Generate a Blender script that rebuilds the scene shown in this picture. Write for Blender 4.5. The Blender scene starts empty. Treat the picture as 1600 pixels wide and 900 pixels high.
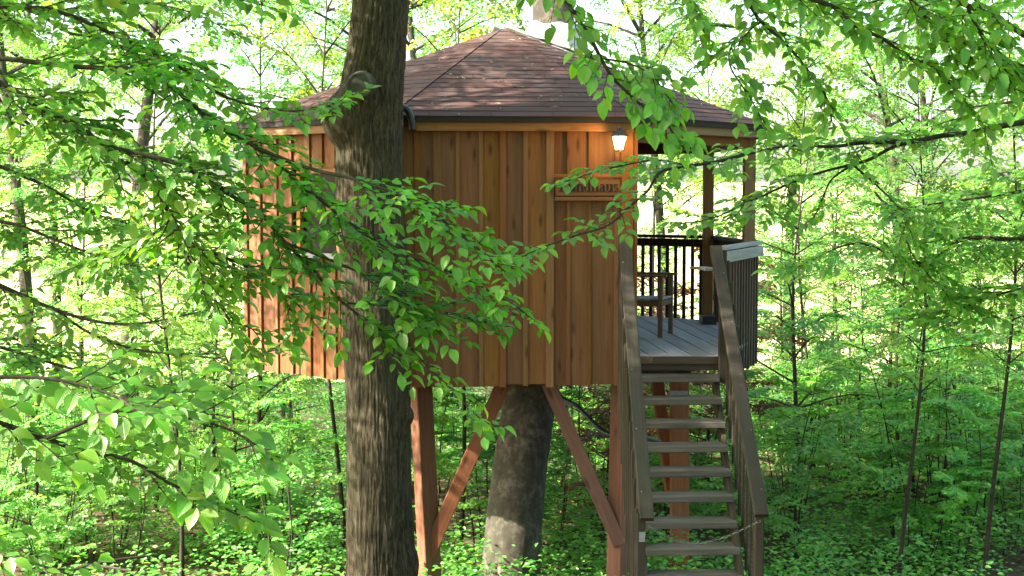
import bpy, bmesh, math, random
import numpy as np
from mathutils import Vector, Matrix, noise, Euler

random.seed(7); rng = np.random.default_rng(7)
sc = bpy.context.scene
col = sc.collection
PI = math.pi

# ------------------------------------------------------------------ camera
F = 2364.4; Y0 = 304.6                       # focal length in photo pixels, horizon row
PITCH = math.atan((450 - Y0) / F)
cam_d = bpy.data.cameras.new('camera'); cam = bpy.data.objects.new('camera', cam_d)
col.objects.link(cam); sc.camera = cam
cam_d.sensor_width = 36; cam_d.lens = 36 * F / 1600
cam_d.clip_start = 0.1; cam_d.clip_end = 3000
cam.location = (0, 0, 0); cam.rotation_euler = (PI / 2 - PITCH, 0, 0)

# ------------------------------------------------------------------ sky, sun, exposure
SUN_EL = math.radians(36); SUN_ROT = math.radians(-109)   # sun half high to the left, a little behind the camera
SKY = 0.15; SUN = 5.0; EXPO = 2.33
world = bpy.data.worlds.new('World'); sc.world = world; world.use_nodes = True
wn = world.node_tree; bg = wn.nodes['Background']; bg.inputs[1].default_value = SKY
sky = wn.nodes.new('ShaderNodeTexSky'); sky.sky_type = 'NISHITA'; sky.sun_disc = False
sky.sun_elevation = SUN_EL; sky.sun_rotation = SUN_ROT
sky.air_density = 1.0; sky.dust_density = 3.0; sky.ozone_density = 0.6
wn.links.new(sky.outputs[0], bg.inputs[0])
sun_d = bpy.data.lights.new('sun', 'SUN'); sun_d.energy = SUN; sun_d.angle = math.radians(0.5)
sun_d.color = (1.0, 0.93, 0.8)
sun = bpy.data.objects.new('sun', sun_d); col.objects.link(sun)
S = Vector((math.sin(SUN_ROT) * math.cos(SUN_EL), math.cos(SUN_ROT) * math.cos(SUN_EL), math.sin(SUN_EL)))
sun.rotation_euler = S.to_track_quat('Z', 'Y').to_euler()
sun.location = S * 40
vs = sc.view_settings
vs.view_transform = 'Standard'; vs.look = 'None'; vs.gamma = 1.0; vs.use_curve_mapping = False
vs.exposure = EXPO
cy = sc.cycles
cy.max_bounces = 7; cy.diffuse_bounces = 4; cy.glossy_bounces = 2; cy.transmission_bounces = 4
cy.transparent_max_bounces = 4; cy.caustics_reflective = False; cy.caustics_refractive = False
cy.sample_clamp_indirect = 6.0

def P(px, py, d):
    """the point of the place seen at photo pixel px, py and d metres ahead of the camera"""
    c, s = math.cos(PITCH), math.sin(PITCH)
    u = (px - 800) / F; v = (450 - py) / F
    fx, fy, fz = u, c + v * s, -s + v * c
    k = d / fy
    return Vector((fx * k, d, fz * k))

def pix(p):
    c, s = math.cos(PITCH), math.sin(PITCH)
    d = p.y * c - p.z * s; v = p.z * c + p.y * s
    return 800 + F * p.x / d, 450 - F * v / d, d

# ------------------------------------------------------------------ node materials
class NT:
    def __init__(self, name):
        self.m = bpy.data.materials.new(name); self.m.use_nodes = True
        self.t = self.m.node_tree; self.t.nodes.clear()
        self.out = self.n('ShaderNodeOutputMaterial')
    def n(self, typ, **kw):
        x = self.t.nodes.new(typ)
        for k, v in kw.items(): setattr(x, k, v)
        return x
    def put(self, sock, v):
        if v is None: return
        if isinstance(v, bpy.types.NodeSocket): self.t.links.new(v, sock)
        else:
            if isinstance(v, (tuple, list)) and len(v) == 3 and sock.type == 'RGBA': v = (*v, 1)
            sock.default_value = v
    def math(self, op, a, b=None, clamp=False):
        x = self.n('ShaderNodeMath', operation=op, use_clamp=clamp)
        self.put(x.inputs[0], a); self.put(x.inputs[1], b); return x.outputs[0]
    def vmath(self, op, a, b=None):
        x = self.n('ShaderNodeVectorMath', operation=op); self.put(x.inputs[0], a); self.put(x.inputs[1], b); return x.outputs[0]
    def noise(self, vec, scale, detail=4, rough=.55, w=None, dist=0):
        x = self.n('ShaderNodeTexNoise', noise_dimensions='3D' if w is None else '4D')
        self.put(x.inputs['Vector'], vec); self.put(x.inputs['Scale'], scale); self.put(x.inputs['Detail'], detail)
        self.put(x.inputs['Roughness'], rough); self.put(x.inputs['Distortion'], dist)
        if w is not None: self.put(x.inputs['W'], w)
        return x.outputs[0]
    def ramp(self, f, stops):
        x = self.n('ShaderNodeValToRGB'); self.put(x.inputs[0], f)
        e = x.color_ramp.elements
        while len(e) < len(stops): e.new(.5)
        for k, (p, c) in enumerate(stops):
            e[k].position = p; e[k].color = (*c, 1) if len(c) == 3 else c
        return x.outputs[0]
    def mix(self, f, a, b, mode='MIX'):
        x = self.n('ShaderNodeMix', data_type='RGBA', blend_type=mode)
        self.put(x.inputs[0], f); self.put(x.inputs[6], a); self.put(x.inputs[7], b); return x.outputs[2]
    def hsv(self, c, h=.5, s=1., v=1.):
        x = self.n('ShaderNodeHueSaturation'); self.put(x.inputs['Hue'], h); self.put(x.inputs['Saturation'], s)
        self.put(x.inputs['Value'], v); self.put(x.inputs['Color'], c); return x.outputs[0]
    def mapr(self, f, a, b, c, d):
        x = self.n('ShaderNodeMapRange'); self.put(x.inputs[0], f)
        for k, v in zip((1, 2, 3, 4), (a, b, c, d)): self.put(x.inputs[k], v)
        return x.outputs[0]
    def bump(self, h, strength=.3, dist=.01):
        x = self.n('ShaderNodeBump'); self.put(x.inputs['Strength'], strength); self.put(x.inputs['Distance'], dist)
        self.put(x.inputs['Height'], h); return x.outputs[0]
    def bsdf(self, color, rough=.7, normal=None, spec=.3, **kw):
        x = self.n('ShaderNodeBsdfPrincipled'); self.put(x.inputs['Base Color'], color); self.put(x.inputs['Roughness'], rough)
        self.put(x.inputs['Specular IOR Level'], spec)
        if normal is not None: self.put(x.inputs['Normal'], normal)
        for k, v in kw.items(): self.put(x.inputs[k], v)
        self.t.links.new(x.outputs[0], self.out.inputs[0]); return self.m
    def coord(self, which='Object'): return self.n('ShaderNodeTexCoord').outputs[which]
    def rand(self): return self.n('ShaderNodeObjectInfo').outputs['Random']
    def geo(self, which): return self.n('ShaderNodeNewGeometry').outputs[which]
    def scale(self, vec, s):
        x = self.n('ShaderNodeMapping'); self.put(x.inputs['Vector'], vec); self.put(x.inputs['Scale'], s); return x.outputs[0]

def wood(name, light, dark, knots=True, var=.35, sat=.2, rough=.72, algae=None, weather=None):
    t = NT(name); r = t.rand(); r2 = t.math('FRACT', t.math('MULTIPLY', r, 37.7)); r3 = t.math('FRACT', t.math('MULTIPLY', r, 91.3))
    o = t.coord(); off = t.n('ShaderNodeCombineXYZ'); t.put(off.inputs[0], t.math('MULTIPLY', r, 53)); t.put(off.inputs[1], t.math('MULTIPLY', r2, 31))
    v = t.vmath('ADD', o, off.outputs[0])
    grain = t.noise(t.scale(v, (1.1, 28, 28)), 1.6, 5, .62, dist=.5)
    broad = t.noise(t.scale(v, (.7, 7, 7)), 1.0, 3, .5)
    f = t.math('ADD', t.math('MULTIPLY', grain, .65), t.math('MULTIPLY', broad, .5))
    c = t.ramp(f, [(.38, dark), (.72, light)])
    if knots:
        vo = t.n('ShaderNodeTexVoronoi', feature='F1'); t.put(vo.inputs['Vector'], t.scale(v, (2.2, 7.5, 1.0))); t.put(vo.inputs['Scale'], 1.0)
        k = t.mapr(vo.outputs['Distance'], .06, .2, 1, 0)
        sel = t.math('GREATER_THAN', t.n('ShaderNodeSeparateColor').outputs[0], 2)
        c = t.mix(t.math('MULTIPLY', k, .75), c, tuple(x * .35 for x in dark))
    c = t.hsv(c, t.mapr(r2, 0, 1, .494, .506), t.mapr(r3, 0, 1, 1 - sat, 1 + sat), t.mapr(r, 0, 1, 1 - var, 1 + var))
    if weather:
        w = t.noise(t.scale(v, (.8, 3, 3)), 1.3, 4, .6)
        c = t.mix(t.mapr(w, .35, .65, .15, .85), c, weather)
    if algae:
        w = t.noise(t.scale(o, (1, 3, 3)), 1.5, 4, .65)
        c = t.mix(t.mapr(w, .42, .7, 0, .8), c, algae)
    return t.bsdf(c, rough, t.bump(grain, .45, .004), .25)

M = {}
M['cedar'] = wood('cedar_boards', (.23, .098, .037), (.14, .056, .021), var=.2, sat=.08)
M['batten'] = wood('cedar_battens', (.245, .106, .042), (.155, .064, .024), var=.2, sat=.08)
M['fascia'] = wood('fascia_wood', (.34, .165, .065), (.21, .095, .035), var=.15)
M['post'] = wood('red_stained_timber', (.25, .105, .058), (.15, .06, .033), var=.12)
M['post2'] = wood('tan_stained_timber', (.24, .12, .06), (.15, .068, .033), var=.12)
M['brown'] = wood('dark_railing_wood', (.075, .056, .046), (.034, .025, .021), knots=False, var=.25)
M['grey'] = wood('weathered_grey_wood', (.36, .36, .37), (.19, .19, .2), knots=False, var=.2, sat=.1)
M['deck'] = wood('weathered_deck_wood', (.36, .345, .36), (.20, .19, .20), knots=False, var=.2, sat=.15)
M['stair'] = wood('mossy_stair_wood', (.075, .052, .035), (.03, .022, .015), knots=False, var=.25, algae=(.038, .038, .02))
M['tread'] = wood('skylit_tread_wood', (.15, .135, .115), (.065, .054, .044), knots=False, var=.25, sat=.15)  # paler than the stair wood, skylight on the treads put into the colour
M['teak'] = wood('chair_wood', (.16, .09, .055), (.08, .045, .028), knots=False, var=.15)
M['seat'] = wood('chair_slat_wood', (.34, .33, .33), (.2, .19, .18), knots=False, var=.12)

def simple(name, c, rough=.6, nscale=8, amt=.35, spec=.3, metallic=0, bump=.2):
    t = NT(name); n = t.noise(t.coord(), nscale, 5, .6)
    cc = t.mix(n, tuple(x * (1 - amt) for x in c), tuple(min(1, x * (1 + amt)) for x in c))
    return t.bsdf(cc, rough, t.bump(n, bump, .005), spec, Metallic=metallic)
M['felt'] = simple('roofing_felt', (.03, .027, .027), .9)
M['black'] = simple('black_rubber', (.02, .02, .022), .45, spec=.5)
M['hose'] = simple('blue_black_hose', (.035, .045, .06), .35, spec=.5)
M['metal'] = simple('zinc_sheet', (.50, .54, .58), .38, 5, .2, .5, .6)
M['steel'] = simple('galvanised_steel', (.25, .25, .24), .45, 30, .25, .5, .9)
M['sheet'] = simple('white_plastic_sheet', (.46, .44, .41), .5, 7, .2)
M['straw'] = simple('dry_straw_bits', (.30, .25, .19), .8)
M['iron'] = simple('dark_lantern_iron', (.03, .026, .022), .5, spec=.4)
M['letter'] = simple('black_letter_paint', (.012, .011, .01), .5)
M['curtain'] = simple('window_blind_cloth', (.45, .42, .36), .8)

def m_shingle():
    t = NT('brown_shingle'); r = t.rand(); o = t.n('ShaderNodeNewGeometry').outputs['Position']
    g = t.noise(o, 260, 2, .7); b = t.noise(o, 2.2, 4, .6)
    c = t.mix(g, (.052, .025, .020), (.108, .055, .044))
    c = t.mix(t.mapr(b, .45, .7, 0, .55), c, (.08, .068, .062))
    c = t.hsv(c, .5, 1, t.mapr(r, 0, 1, .85, 1.15))
    return t.bsdf(c, .88, t.bump(g, .5, .003), .2)
M['shingle'] = m_shingle()

def m_bark(name, c1, c2, c3, stretch=(9, 9, 1.6), scale=1.0, b=.9, green=(.05, .06, .025), gamt=.5, lo=.36, hi=.72):
    t = NT(name); o = t.n('ShaderNodeNewGeometry').outputs['Position']
    v = t.scale(o, stretch)
    n1 = t.noise(v, 2.2 * scale, 6, .65, dist=.6)
    n2 = t.noise(v, 7.5 * scale, 4, .6)
    f = t.math('ADD', t.math('MULTIPLY', n1, .62), t.math('MULTIPLY', n2, .42))
    c = t.ramp(f, [(lo, c1), (.52, c2), (hi, c3)])
    w = t.noise(o, 1.3, 4, .6)
    c = t.mix(t.mapr(w, .42, .68, 0, gamt), c, green)
    return t.bsdf(c, .88, t.bump(f, b, .02), .15)
M['bark'] = m_bark('rough_brown_bark', (.018, .015, .009), (.056, .045, .028), (.118, .096, .060), (17, 17, 2.3), b=.9, green=(.045, .05, .022), gamt=.38, lo=.41, hi=.66)
M['beech'] = m_bark('smooth_beech_bark', (.022, .019, .015), (.06, .051, .04), (.25, .21, .16), (2.2, 2.2, 1.6), 1.2, .25, (.06, .065, .04), .4, .3, .82)
M['stem'] = m_bark('dark_stem_bark', (.018, .014, .011), (.04, .032, .026), (.075, .062, .05), (6, 6, 2), 1.5, .4)
M['twig'] = simple('twig_bark', (.045, .033, .025), .8, 14, .4)
M['cut'] = simple('weathered_cut_wood', (.042, .044, .032), .9, 16, .5, bump=.8)

def m_leaf(name, dif, tra, yel, amt=.5, island=True, vary=.3, gloss=.10, veins=False):
    """two-sided leaf: reflected colour, light passing through, a waxy sheen"""
    t = NT(name)
    r = t.geo('Random Per Island') if island else t.rand()
    r2 = t.math('FRACT', t.math('MULTIPLY', r, 57.3)); r3 = t.math('FRACT', t.math('MULTIPLY', r, 131.7))
    ro = t.rand()
    big = t.noise(t.n('ShaderNodeNewGeometry').outputs['Position'], .55, 2, .5)
    val = t.math('MULTIPLY', t.mapr(r2, 0, 1, 1 - vary, 1 + vary), t.mapr(big, .3, .7, .85, 1.18))
    if island: val = t.math('MULTIPLY', val, t.mapr(ro, 0, 1, .62, 1.22))
    yv = t.math('MULTIPLY', t.mapr(r, .72, 1, 0, .8), t.mapr(big, .35, .65, .4, 1.2))
    hue = t.mapr(r3, 0, 1, .485, .515)
    if island: hue = t.math('ADD', hue, t.mapr(t.math('FRACT', t.math('MULTIPLY', ro, 17.3)), 0, 1, -.018, .014))
    cd = t.hsv(t.mix(yv, dif, yel), hue, 1, val)
    ct = t.hsv(t.mix(yv, tra, tuple(min(1, x * 2.2) for x in yel)), hue, 1, val)
    nrm = None
    if veins:
        uv = t.n('ShaderNodeUVMap').outputs[0]; sp = t.n('ShaderNodeSeparateXYZ'); t.put(sp.inputs[0], uv)
        au = t.math('ABSOLUTE', sp.outputs[0])
        ph = t.math('MULTIPLY', t.math('SUBTRACT', sp.outputs[1], t.math('MULTIPLY', au, .55)), 9 * 2 * PI)
        vn = t.math('POWER', t.math('ADD', t.math('MULTIPLY', t.math('SINE', ph), .5), .5), 6)
        mid = t.mapr(au, 0, .05, 1, 0)
        line = t.math('MAXIMUM', t.math('MULTIPLY', vn, .6), mid)
        cd = t.mix(t.math('MULTIPLY', line, .55), cd, (.20, .36, .08))
        ct = t.mix(t.math('MULTIPLY', line, .6), ct, (.11, .26, .02))
        nrm = t.bump(t.math('SUBTRACT', 1, line), .5, .002)
    d = t.n('ShaderNodeBsdfDiffuse'); t.put(d.inputs[0], cd)
    l = t.n('ShaderNodeBsdfTranslucent'); t.put(l.inputs[0], ct)
    g = t.n('ShaderNodeBsdfGlossy'); t.put(g.inputs[0], (.9, 1.0, .8)); t.put(g.inputs['Roughness'], .45)
    if nrm is not None:
        for x in (d, g): t.put(x.inputs['Normal'], nrm)
    m1 = t.n('ShaderNodeMixShader'); t.put(m1.inputs[0], amt); t.t.links.new(d.outputs[0], m1.inputs[1]); t.t.links.new(l.outputs[0], m1.inputs[2])
    fr = t.n('ShaderNodeLayerWeight'); t.put(fr.inputs[0], .35)
    m2 = t.n('ShaderNodeMixShader'); t.put(m2.inputs[0], t.math('ADD', t.math('MULTIPLY', fr.outputs['Facing'], .08), gloss * .35))
    t.t.links.new(m1.outputs[0], m2.inputs[1]); t.t.links.new(g.outputs[0], m2.inputs[2])
    t.t.links.new(m2.outputs[0], t.out.inputs[0]); return t.m
LD, LT, LY = (.083, .265, .016), (.27, .70, .012), (.24, .33, .015)
M['leaf'] = m_leaf('beech_leaf', LD, LT, LY, .48, island=False, veins=True, vary=.38, gloss=.16)
M['leaves'] = m_leaf('beech_leaves', LD, LT, LY, .48, island=True, vary=.28)
M['leaf_gold'] = m_leaf('yellowish_beech_leaf', (.12, .24, .02), (.30, .55, .02), (.30, .33, .015), .5, island=False, veins=True, vary=.35)  # yellower copy of the beech leaf, light through the leaves put into its colour
M['leaf_bg'] = m_leaf('understory_leaves', (.125, .33, .065), (.28, .68, .085), (.28, .38, .04), .5, vary=.35)
M['leaf_warm'] = m_leaf('warm_green_leaves', (.16, .31, .05), (.38, .64, .05), (.36, .38, .03), .5, vary=.35)  # warmer, yellower green than the understory leaves
M['leaf_copper'] = m_leaf('copper_leaves', (.10, .035, .028), (.20, .04, .025), (.22, .10, .03), .4, vary=.45)
M['leaf_ground'] = m_leaf('ground_plant_leaves', (.115, .32, .06), (.25, .64, .075), (.26, .38, .04), .48, vary=.4)
M['litter'] = m_leaf('dead_leaves', (.15, .095, .05), (.12, .06, .02), (.24, .17, .10), .15, vary=.5)

def m_ground():
    t = NT('forest_floor'); o = t.n('ShaderNodeNewGeometry').outputs['Position']
    a = t.noise(o, 1.1, 5, .6); b = t.noise(o, 22, 5, .7)
    c = t.mix(b, (.05, .035, .022), (.16, .11, .065))
    c = t.mix(t.mapr(a, .45, .6, 0, .7), c, (.05, .085, .025))
    return t.bsdf(c, .95, t.bump(b, .8, .03), .1)
M['ground'] = m_ground()
def m_field():
    t = NT('pale_meadow'); o = t.n('ShaderNodeNewGeometry').outputs['Position']
    a = t.noise(o, .08, 4, .6); b = t.noise(o, 3, 4, .7)
    c = t.mix(b, (.40, .36, .16), (.62, .56, .30)); c = t.mix(t.mapr(a, .4, .65, 0, .5), c, (.25, .33, .08))
    return t.bsdf(c, .95, None, .1)
M['field'] = m_field()

def m_glass():
    t = NT('window_glass'); return t.bsdf((.015, .017, .018), .1, None, .08)
M['glass'] = m_glass()
def m_lamp():
    t = NT('lit_lantern_glass'); e = t.n('ShaderNodeEmission'); t.put(e.inputs[0], (1, .62, .22)); t.put(e.inputs[1], 6.0)
    t.t.links.new(e.outputs[0], t.out.inputs[0]); return t.m
M['lamp'] = m_lamp()

# ------------------------------------------------------------------ object helpers
WM = {}                                           # world matrix of every object made here
def reg(o, parent, mw):
    col.objects.link(o)
    if parent is not None:
        o.parent = parent; o.matrix_basis = WM[parent.name].inverted() @ mw
    else: o.matrix_basis = mw
    WM[o.name] = mw
    return o
def tag(o, label, cat, group=None, kind=None):
    if label: o['label'] = label
    if cat: o['category'] = cat
    if group: o['group'] = group
    if kind: o['kind'] = kind
    return o
def thing(name, loc, label, cat, group=None):
    o = bpy.data.objects.new(name, None); o.empty_display_size = .2
    reg(o, None, Matrix.Translation(loc)); return tag(o, label, cat, group)
def mesh_obj(name, verts, faces, mat, parent=None, mw=None, smooth=False, local=False):
    """verts in world space (or in the local space of mw when local)"""
    me = bpy.data.meshes.new(name)
    if mw is None:
        mw = Matrix.Translation(WM[parent.name].translation) if parent is not None else Matrix.Identity(4)
    if not local:
        inv = mw.inverted(); verts = [inv @ Vector(v) for v in verts]
    me.from_pydata([tuple(v) for v in verts], [], faces); me.materials.append(mat)
    if smooth: me.polygons.foreach_set('use_smooth', [True] * len(me.polygons))
    return reg(bpy.data.objects.new(name, me), parent, mw)
def np_mesh(name, V, Fq, mat, uv=None):
    """fast mesh of faces with n corners each: V (N,3), Fq (M,n)"""
    me = bpy.data.meshes.new(name); n = Fq.shape[1]
    me.vertices.add(len(V)); me.vertices.foreach_set('co', V.astype(np.float32).ravel())
    me.loops.add(Fq.size); me.loops.foreach_set('vertex_index', Fq.astype(np.int32).ravel())
    me.polygons.add(len(Fq)); me.polygons.foreach_set('loop_start', np.arange(0, Fq.size, n, dtype=np.int32))
    me.polygons.foreach_set('loop_total', np.full(len(Fq), n, dtype=np.int32))
    me.update(calc_edges=True); me.materials.append(mat); return me

_board_cache = {}
def frame(p0, p1, wdir):
    x = (p1 - p0).normalized(); z = x.cross(wdir).normalized(); y = z.cross(x).normalized()
    m = Matrix.Identity(4)
    for i in range(3): m[i][0], m[i][1], m[i][2], m[i][3] = x[i], y[i], z[i], ((p0 + p1) / 2)[i]
    return m
def board(name, parent, p0, p1, wdir, w, th, mat, ch=.004, label=None):
    """a sawn timber from p0 to p1, w wide along wdir, th thick, edges eased"""
    p0, p1, wdir = Vector(p0), Vector(p1), Vector(wdir)
    L = (p1 - p0).length
    key = (round(L, 3), round(w, 3), round(th, 3), mat.name)
    me = _board_cache.get(key)
    if me is None:
        a, b = w / 2, th / 2; c = min(ch, a * .3, b * .3); l = L / 2
        prof = [(-a + c, -b), (a - c, -b), (a, -b + c), (a, b - c), (a - c, b), (-a + c, b), (-a, b - c), (-a, -b + c)]
        v = [(-l, y, z) for y, z in prof] + [(l, y, z) for y, z in prof]
        f = [(i, (i + 1) % 8, 8 + (i + 1) % 8, 8 + i) for i in range(8)] + [tuple(range(7, -1, -1)), tuple(range(8, 16))]
        f = [tuple(reversed(q)) for q in f]
        me = bpy.data.meshes.new(name); me.from_pydata(v, [], f); me.materials.append(mat)
        _board_cache[key] = me
    o = reg(bpy.data.objects.new(name, me), parent, frame(p0, p1, wdir))
    if label: o['label'] = label
    return o
def prism(poly, z0, z1):
    n = len(poly)
    v = [(x, y, z0) for x, y in poly] + [(x, y, z1) for x, y in poly]
    f = [(i, (i + 1) % n, n + (i + 1) % n, n + i) for i in range(n)] + [tuple(range(n - 1, -1, -1)), tuple(range(n, 2 * n))]
    return v, f

class MB:
    """collects verts and faces for one mesh"""
    def __init__(s): s.v = []; s.f = []
    def add(s, v, f):
        k = len(s.v); s.v += [Vector(x) for x in v]; s.f += [tuple(i + k for i in q) for q in f]
    def tube(s, pts, radii, n=6, cap=True):
        k = len(s.v); N = len(pts); ref = None
        for i, p in enumerate(pts):
            tdir = (pts[min(i + 1, N - 1)] - pts[max(i - 1, 0)])
            if tdir.length < 1e-9: tdir = Vector((0, 0, 1))
            tdir = tdir.normalized()
            if ref is None: ref = tdir.orthogonal().normalized()
            ref = (ref - tdir * ref.dot(tdir))
            ref = ref.normalized() if ref.length > 1e-6 else tdir.orthogonal().normalized()
            b = tdir.cross(ref)
            for j in range(n):
                a = 2 * PI * j / n
                s.v.append(p + (ref * math.cos(a) + b * math.sin(a)) * radii[i])
        for i in range(N - 1):
            for j in range(n):
                a, b2 = k + i * n + j, k + i * n + (j + 1) % n
                s.f.append((a, b2, b2 + n, a + n))
        if cap:
            s.f.append(tuple(k + j for j in range(n - 1, -1, -1))); s.f.append(tuple(k + (N - 1) * n + j for j in range(n)))
    def box(s, c, size, m=None):
        x, y, z = (q / 2 for q in size)
        v = [Vector((a * x, b * y, d * z)) for a in (-1, 1) for b in (-1, 1) for d in (-1, 1)]
        c = Vector(c)
        if m is not None: v = [m @ q for q in v]
        s.add([q + c for q in v], [(0, 1, 3, 2), (4, 6, 7, 5), (0, 4, 5, 1), (2, 3, 7, 6), (0, 2, 6, 4), (1, 5, 7, 3)])
    def build(s, name, mat, parent=None, smooth=False): return mesh_obj(name, s.v, s.f, mat, parent, smooth=smooth)

def spline(pts, n):
    """Catmull-Rom through the points, n steps per span"""
    out = []; Q = [pts[0] * 2 - pts[1]] + list(pts) + [pts[-1] * 2 - pts[-2]]
    for i in range(1, len(Q) - 2):
        a, b, c, d = Q[i - 1:i + 3]
        for k in range(n):
            t = k / n
            out.append(.5 * ((2 * b) + (c - a) * t + (2 * a - 5 * b + 4 * c - d) * t * t + (3 * b - a - 3 * c + d) * t ** 3))
    out.append(Q[-2]); return out

# ------------------------------------------------------------------ ground
G = -4.5
def ss(a, b, x):
    t = min(1, max(0, (x - a) / (b - a))); return t * t * (3 - 2 * t)
def gz(x, y):
    z = -1.65 + (G + 1.65) * ss(-1, 11, y)
    z += .18 * noise.noise(Vector((x * .25, y * .25, 0))) + .05 * noise.noise(Vector((x * 1.1, y * 1.1, 3)))
    z += -.015 * max(0, y - 24)
    return z
xs = sorted(set(list(np.linspace(-14, 14, 57)) + [-18, -24, -32, -45, 18, 24, 32, 45]))
ys = sorted(set(list(np.linspace(-6, 38, 81)) + [-30, -20, -12]))
gv = [(x, y, gz(x, y)) for y in ys for x in xs]; nx = len(xs)
gf = [(j * nx + i, j * nx + i + 1, (j + 1) * nx + i + 1, (j + 1) * nx + i) for j in range(len(ys) - 1) for i in range(nx - 1)]
o = mesh_obj('forest_floor', gv, gf, M['ground'], smooth=True); o['kind'] = 'structure'
o = mesh_obj('ground', [(-1500, -1500, -7), (1500, -1500, -7), (1500, 1500, -7), (-1500, 1500, -7)], [(0, 1, 2, 3)], M['field']); o['kind'] = 'structure'
fx = np.linspace(-900, 900, 27); fy = [37.6, 45, 60, 90, 140, 220, 400, 900, 1500]
o = mesh_obj('meadow', [(x, y, gz(0, 37.6) - .12 + .012 * (y - 37.6)) for y in fy for x in fx],
             [(j * 27 + i, j * 27 + i + 1, (j + 1) * 27 + i + 1, (j + 1) * 27 + i) for j in range(len(fy) - 1) for i in range(26)], M['field'])
o['kind'] = 'structure'

# ================================================================== TREEHOUSE
R = 3.0; CX, CY = -.1755, 17.46; TH = 4.043
ZB, ZT = -1.86, .66            # wall bottom and top
ZD = -1.56                     # deck surface
ZR = -.505                     # rail top
APEX = Vector((-.10, 17.46, 1.90))
def corner(deg, r=R): a = math.radians(deg + TH); return Vector((CX + r * math.cos(a), CY + r * math.sin(a), 0))
A = {d: corner(d) for d in (22.5, 67.5, 112.5, 157.5, 202.5, 247.5, 292.5, 337.5)}
Z = lambda v, z: Vector((v.x, v.y, z))
UP = Vector((0, 0, 1))
house = thing('treehouse', (CX, CY, G), 'octagonal timber treehouse on red posts with shingled roof and railed terrace', 'treehouse')

win_t = (.40, .66); win_z = (-.58, .24)
def wall_facet(p, q, win=None, label=None, pitch=.232):
    """one board-clad facet from p to q (outside on the right hand of p->q)"""
    d = (q - p); L = d.length; d.normalize(); nrm = Vector((d.y, -d.x, 0))
    ins = -nrm
    a, b = p + ins * .05 + d * .02, q + ins * .05 - d * .02
    v = [Z(a, ZB + .02), Z(b, ZB + .02), Z(b, ZT), Z(a, ZT)]
    v += [x + ins * .03 for x in v]
    w = mesh_obj('wall', v, [(0, 1, 2, 3), (7, 6, 5, 4), (0, 4, 5, 1), (1, 5, 6, 2), (2, 6, 7, 3), (3, 7, 4, 0)], M['felt'], house)
    if label: w['label'] = label
    s = 0.0; joints = [0.0]
    while s < L - .02:
        wd = pitch * random.uniform(.78, 1.25)
        if L - s - wd < .10: wd = L - s
        x0, x1 = s + .002, s + wd - .002; c = p + d * ((x0 + x1) / 2) + ins * (.03 + random.uniform(0, .006))
        top = ZT - .003; bot = ZB + random.uniform(-.012, .012)
        spans = [(bot, top)]
        if win and x1 > win[0] * L and x0 < win[1] * L: spans = [(bot, win_z[0] - .03), (win_z[1] + .03, top)]
        for z0, z1 in spans: board('board', w, Z(c, z0), Z(c, z1), d, x1 - x0, .022, M['cedar'])
        s += wd; joints.append(s)
    for k, s in enumerate(joints):
        s = min(max(s, .03), L - .03) + (random.uniform(-.01, .01) if 0 < k < len(joints) - 1 else 0)
        if win and win[0] * L - .03 < s < win[1] * L + .03: spans = [(ZB, win_z[0] - .05), (win_z[1] + .05, ZT - .004)]
        else: spans = [(ZB + random.uniform(-.02, .004), ZT - .004)]
        bw = random.choice((.034, .04, .05, .062, .076)); c = p + d * s + ins * .009
        for z0, z1 in spans: board('batten', w, Z(c, z0), Z(c, z1), d, bw, .024, M['batten'])
    return w, d, nrm, L
wall_facet(A[247.5], A[292.5], label='front wall of tall boards in shade')
lw, ld, ln, lL = wall_facet(A[202.5], A[247.5], win_t, label='left wall of boards with a window')
for a, b in ((157.5, 202.5), (112.5, 157.5), (67.5, 112.5)): wall_facet(A[a], A[b])
wall_facet(A[292.5] + Vector((-.03, .05, 0)), A[67.5] + Vector((.10, -.05, 0)))
# corner boards of the front right corner
cfr = A[292.5]
board('corner_post', house, Z(cfr + Vector((-.045, -.012, 0)), ZB + .01), Z(cfr + Vector((-.045, -.012, 0)), ZT - .005), Vector((1, .07, 0)), .12, .04, M['batten'])
board('corner_post', house, Z(cfr + Vector((.035, .055, 0)), ZB + .01), Z(cfr + Vector((.035, .055, 0)), ZT - .005), Vector((.07, -1, 0)), .14, .04, M['cedar'])

# window in the left wall
w0, w1 = win_t[0] * lL, win_t[1] * lL; wp = A[202.5]
wc = wp + ld * ((w0 + w1) / 2) - ln * .02
win = mesh_obj('window', [Z(wp + ld * s - ln * .03, z) for s, z in ((w0, win_z[0]), (w1, win_z[0]), (w1, win_z[1]), (w0, win_z[1]))] +
               [Z(wp + ld * s - ln * .045, z) for s, z in ((w0, win_z[0]), (w1, win_z[0]), (w1, win_z[1]), (w0, win_z[1]))],
               [(0, 1, 2, 3), (7, 6, 5, 4), (0, 4, 5, 1), (1, 5, 6, 2), (2, 6, 7, 3), (3, 7, 4, 0)], M['glass'], house)
win['label'] = 'small dark window in the left wall'
for s in (w0, w1): board('frame', win, Z(wp + ld * s + ln * .008, win_z[0]), Z(wp + ld * s + ln * .008, win_z[1]), ld, .06, .05, M['fascia'])
for z in (win_z[1], (win_z[0] + win_z[1]) / 2 + .02):
    board('frame', win, Z(wp + ld * (w0 + .03) + ln * .006, z), Z(wp + ld * (w1 - .03) + ln * .006, z), UP, .05, .04, M['fascia'])
board('sill', win, Z(wp + ld * (w0 - .10) + ln * .05, win_z[0] - .03), Z(wp + ld * (w1 + .10) + ln * .05, win_z[0] - .03), UP, .05, .13, M['grey'])

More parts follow.
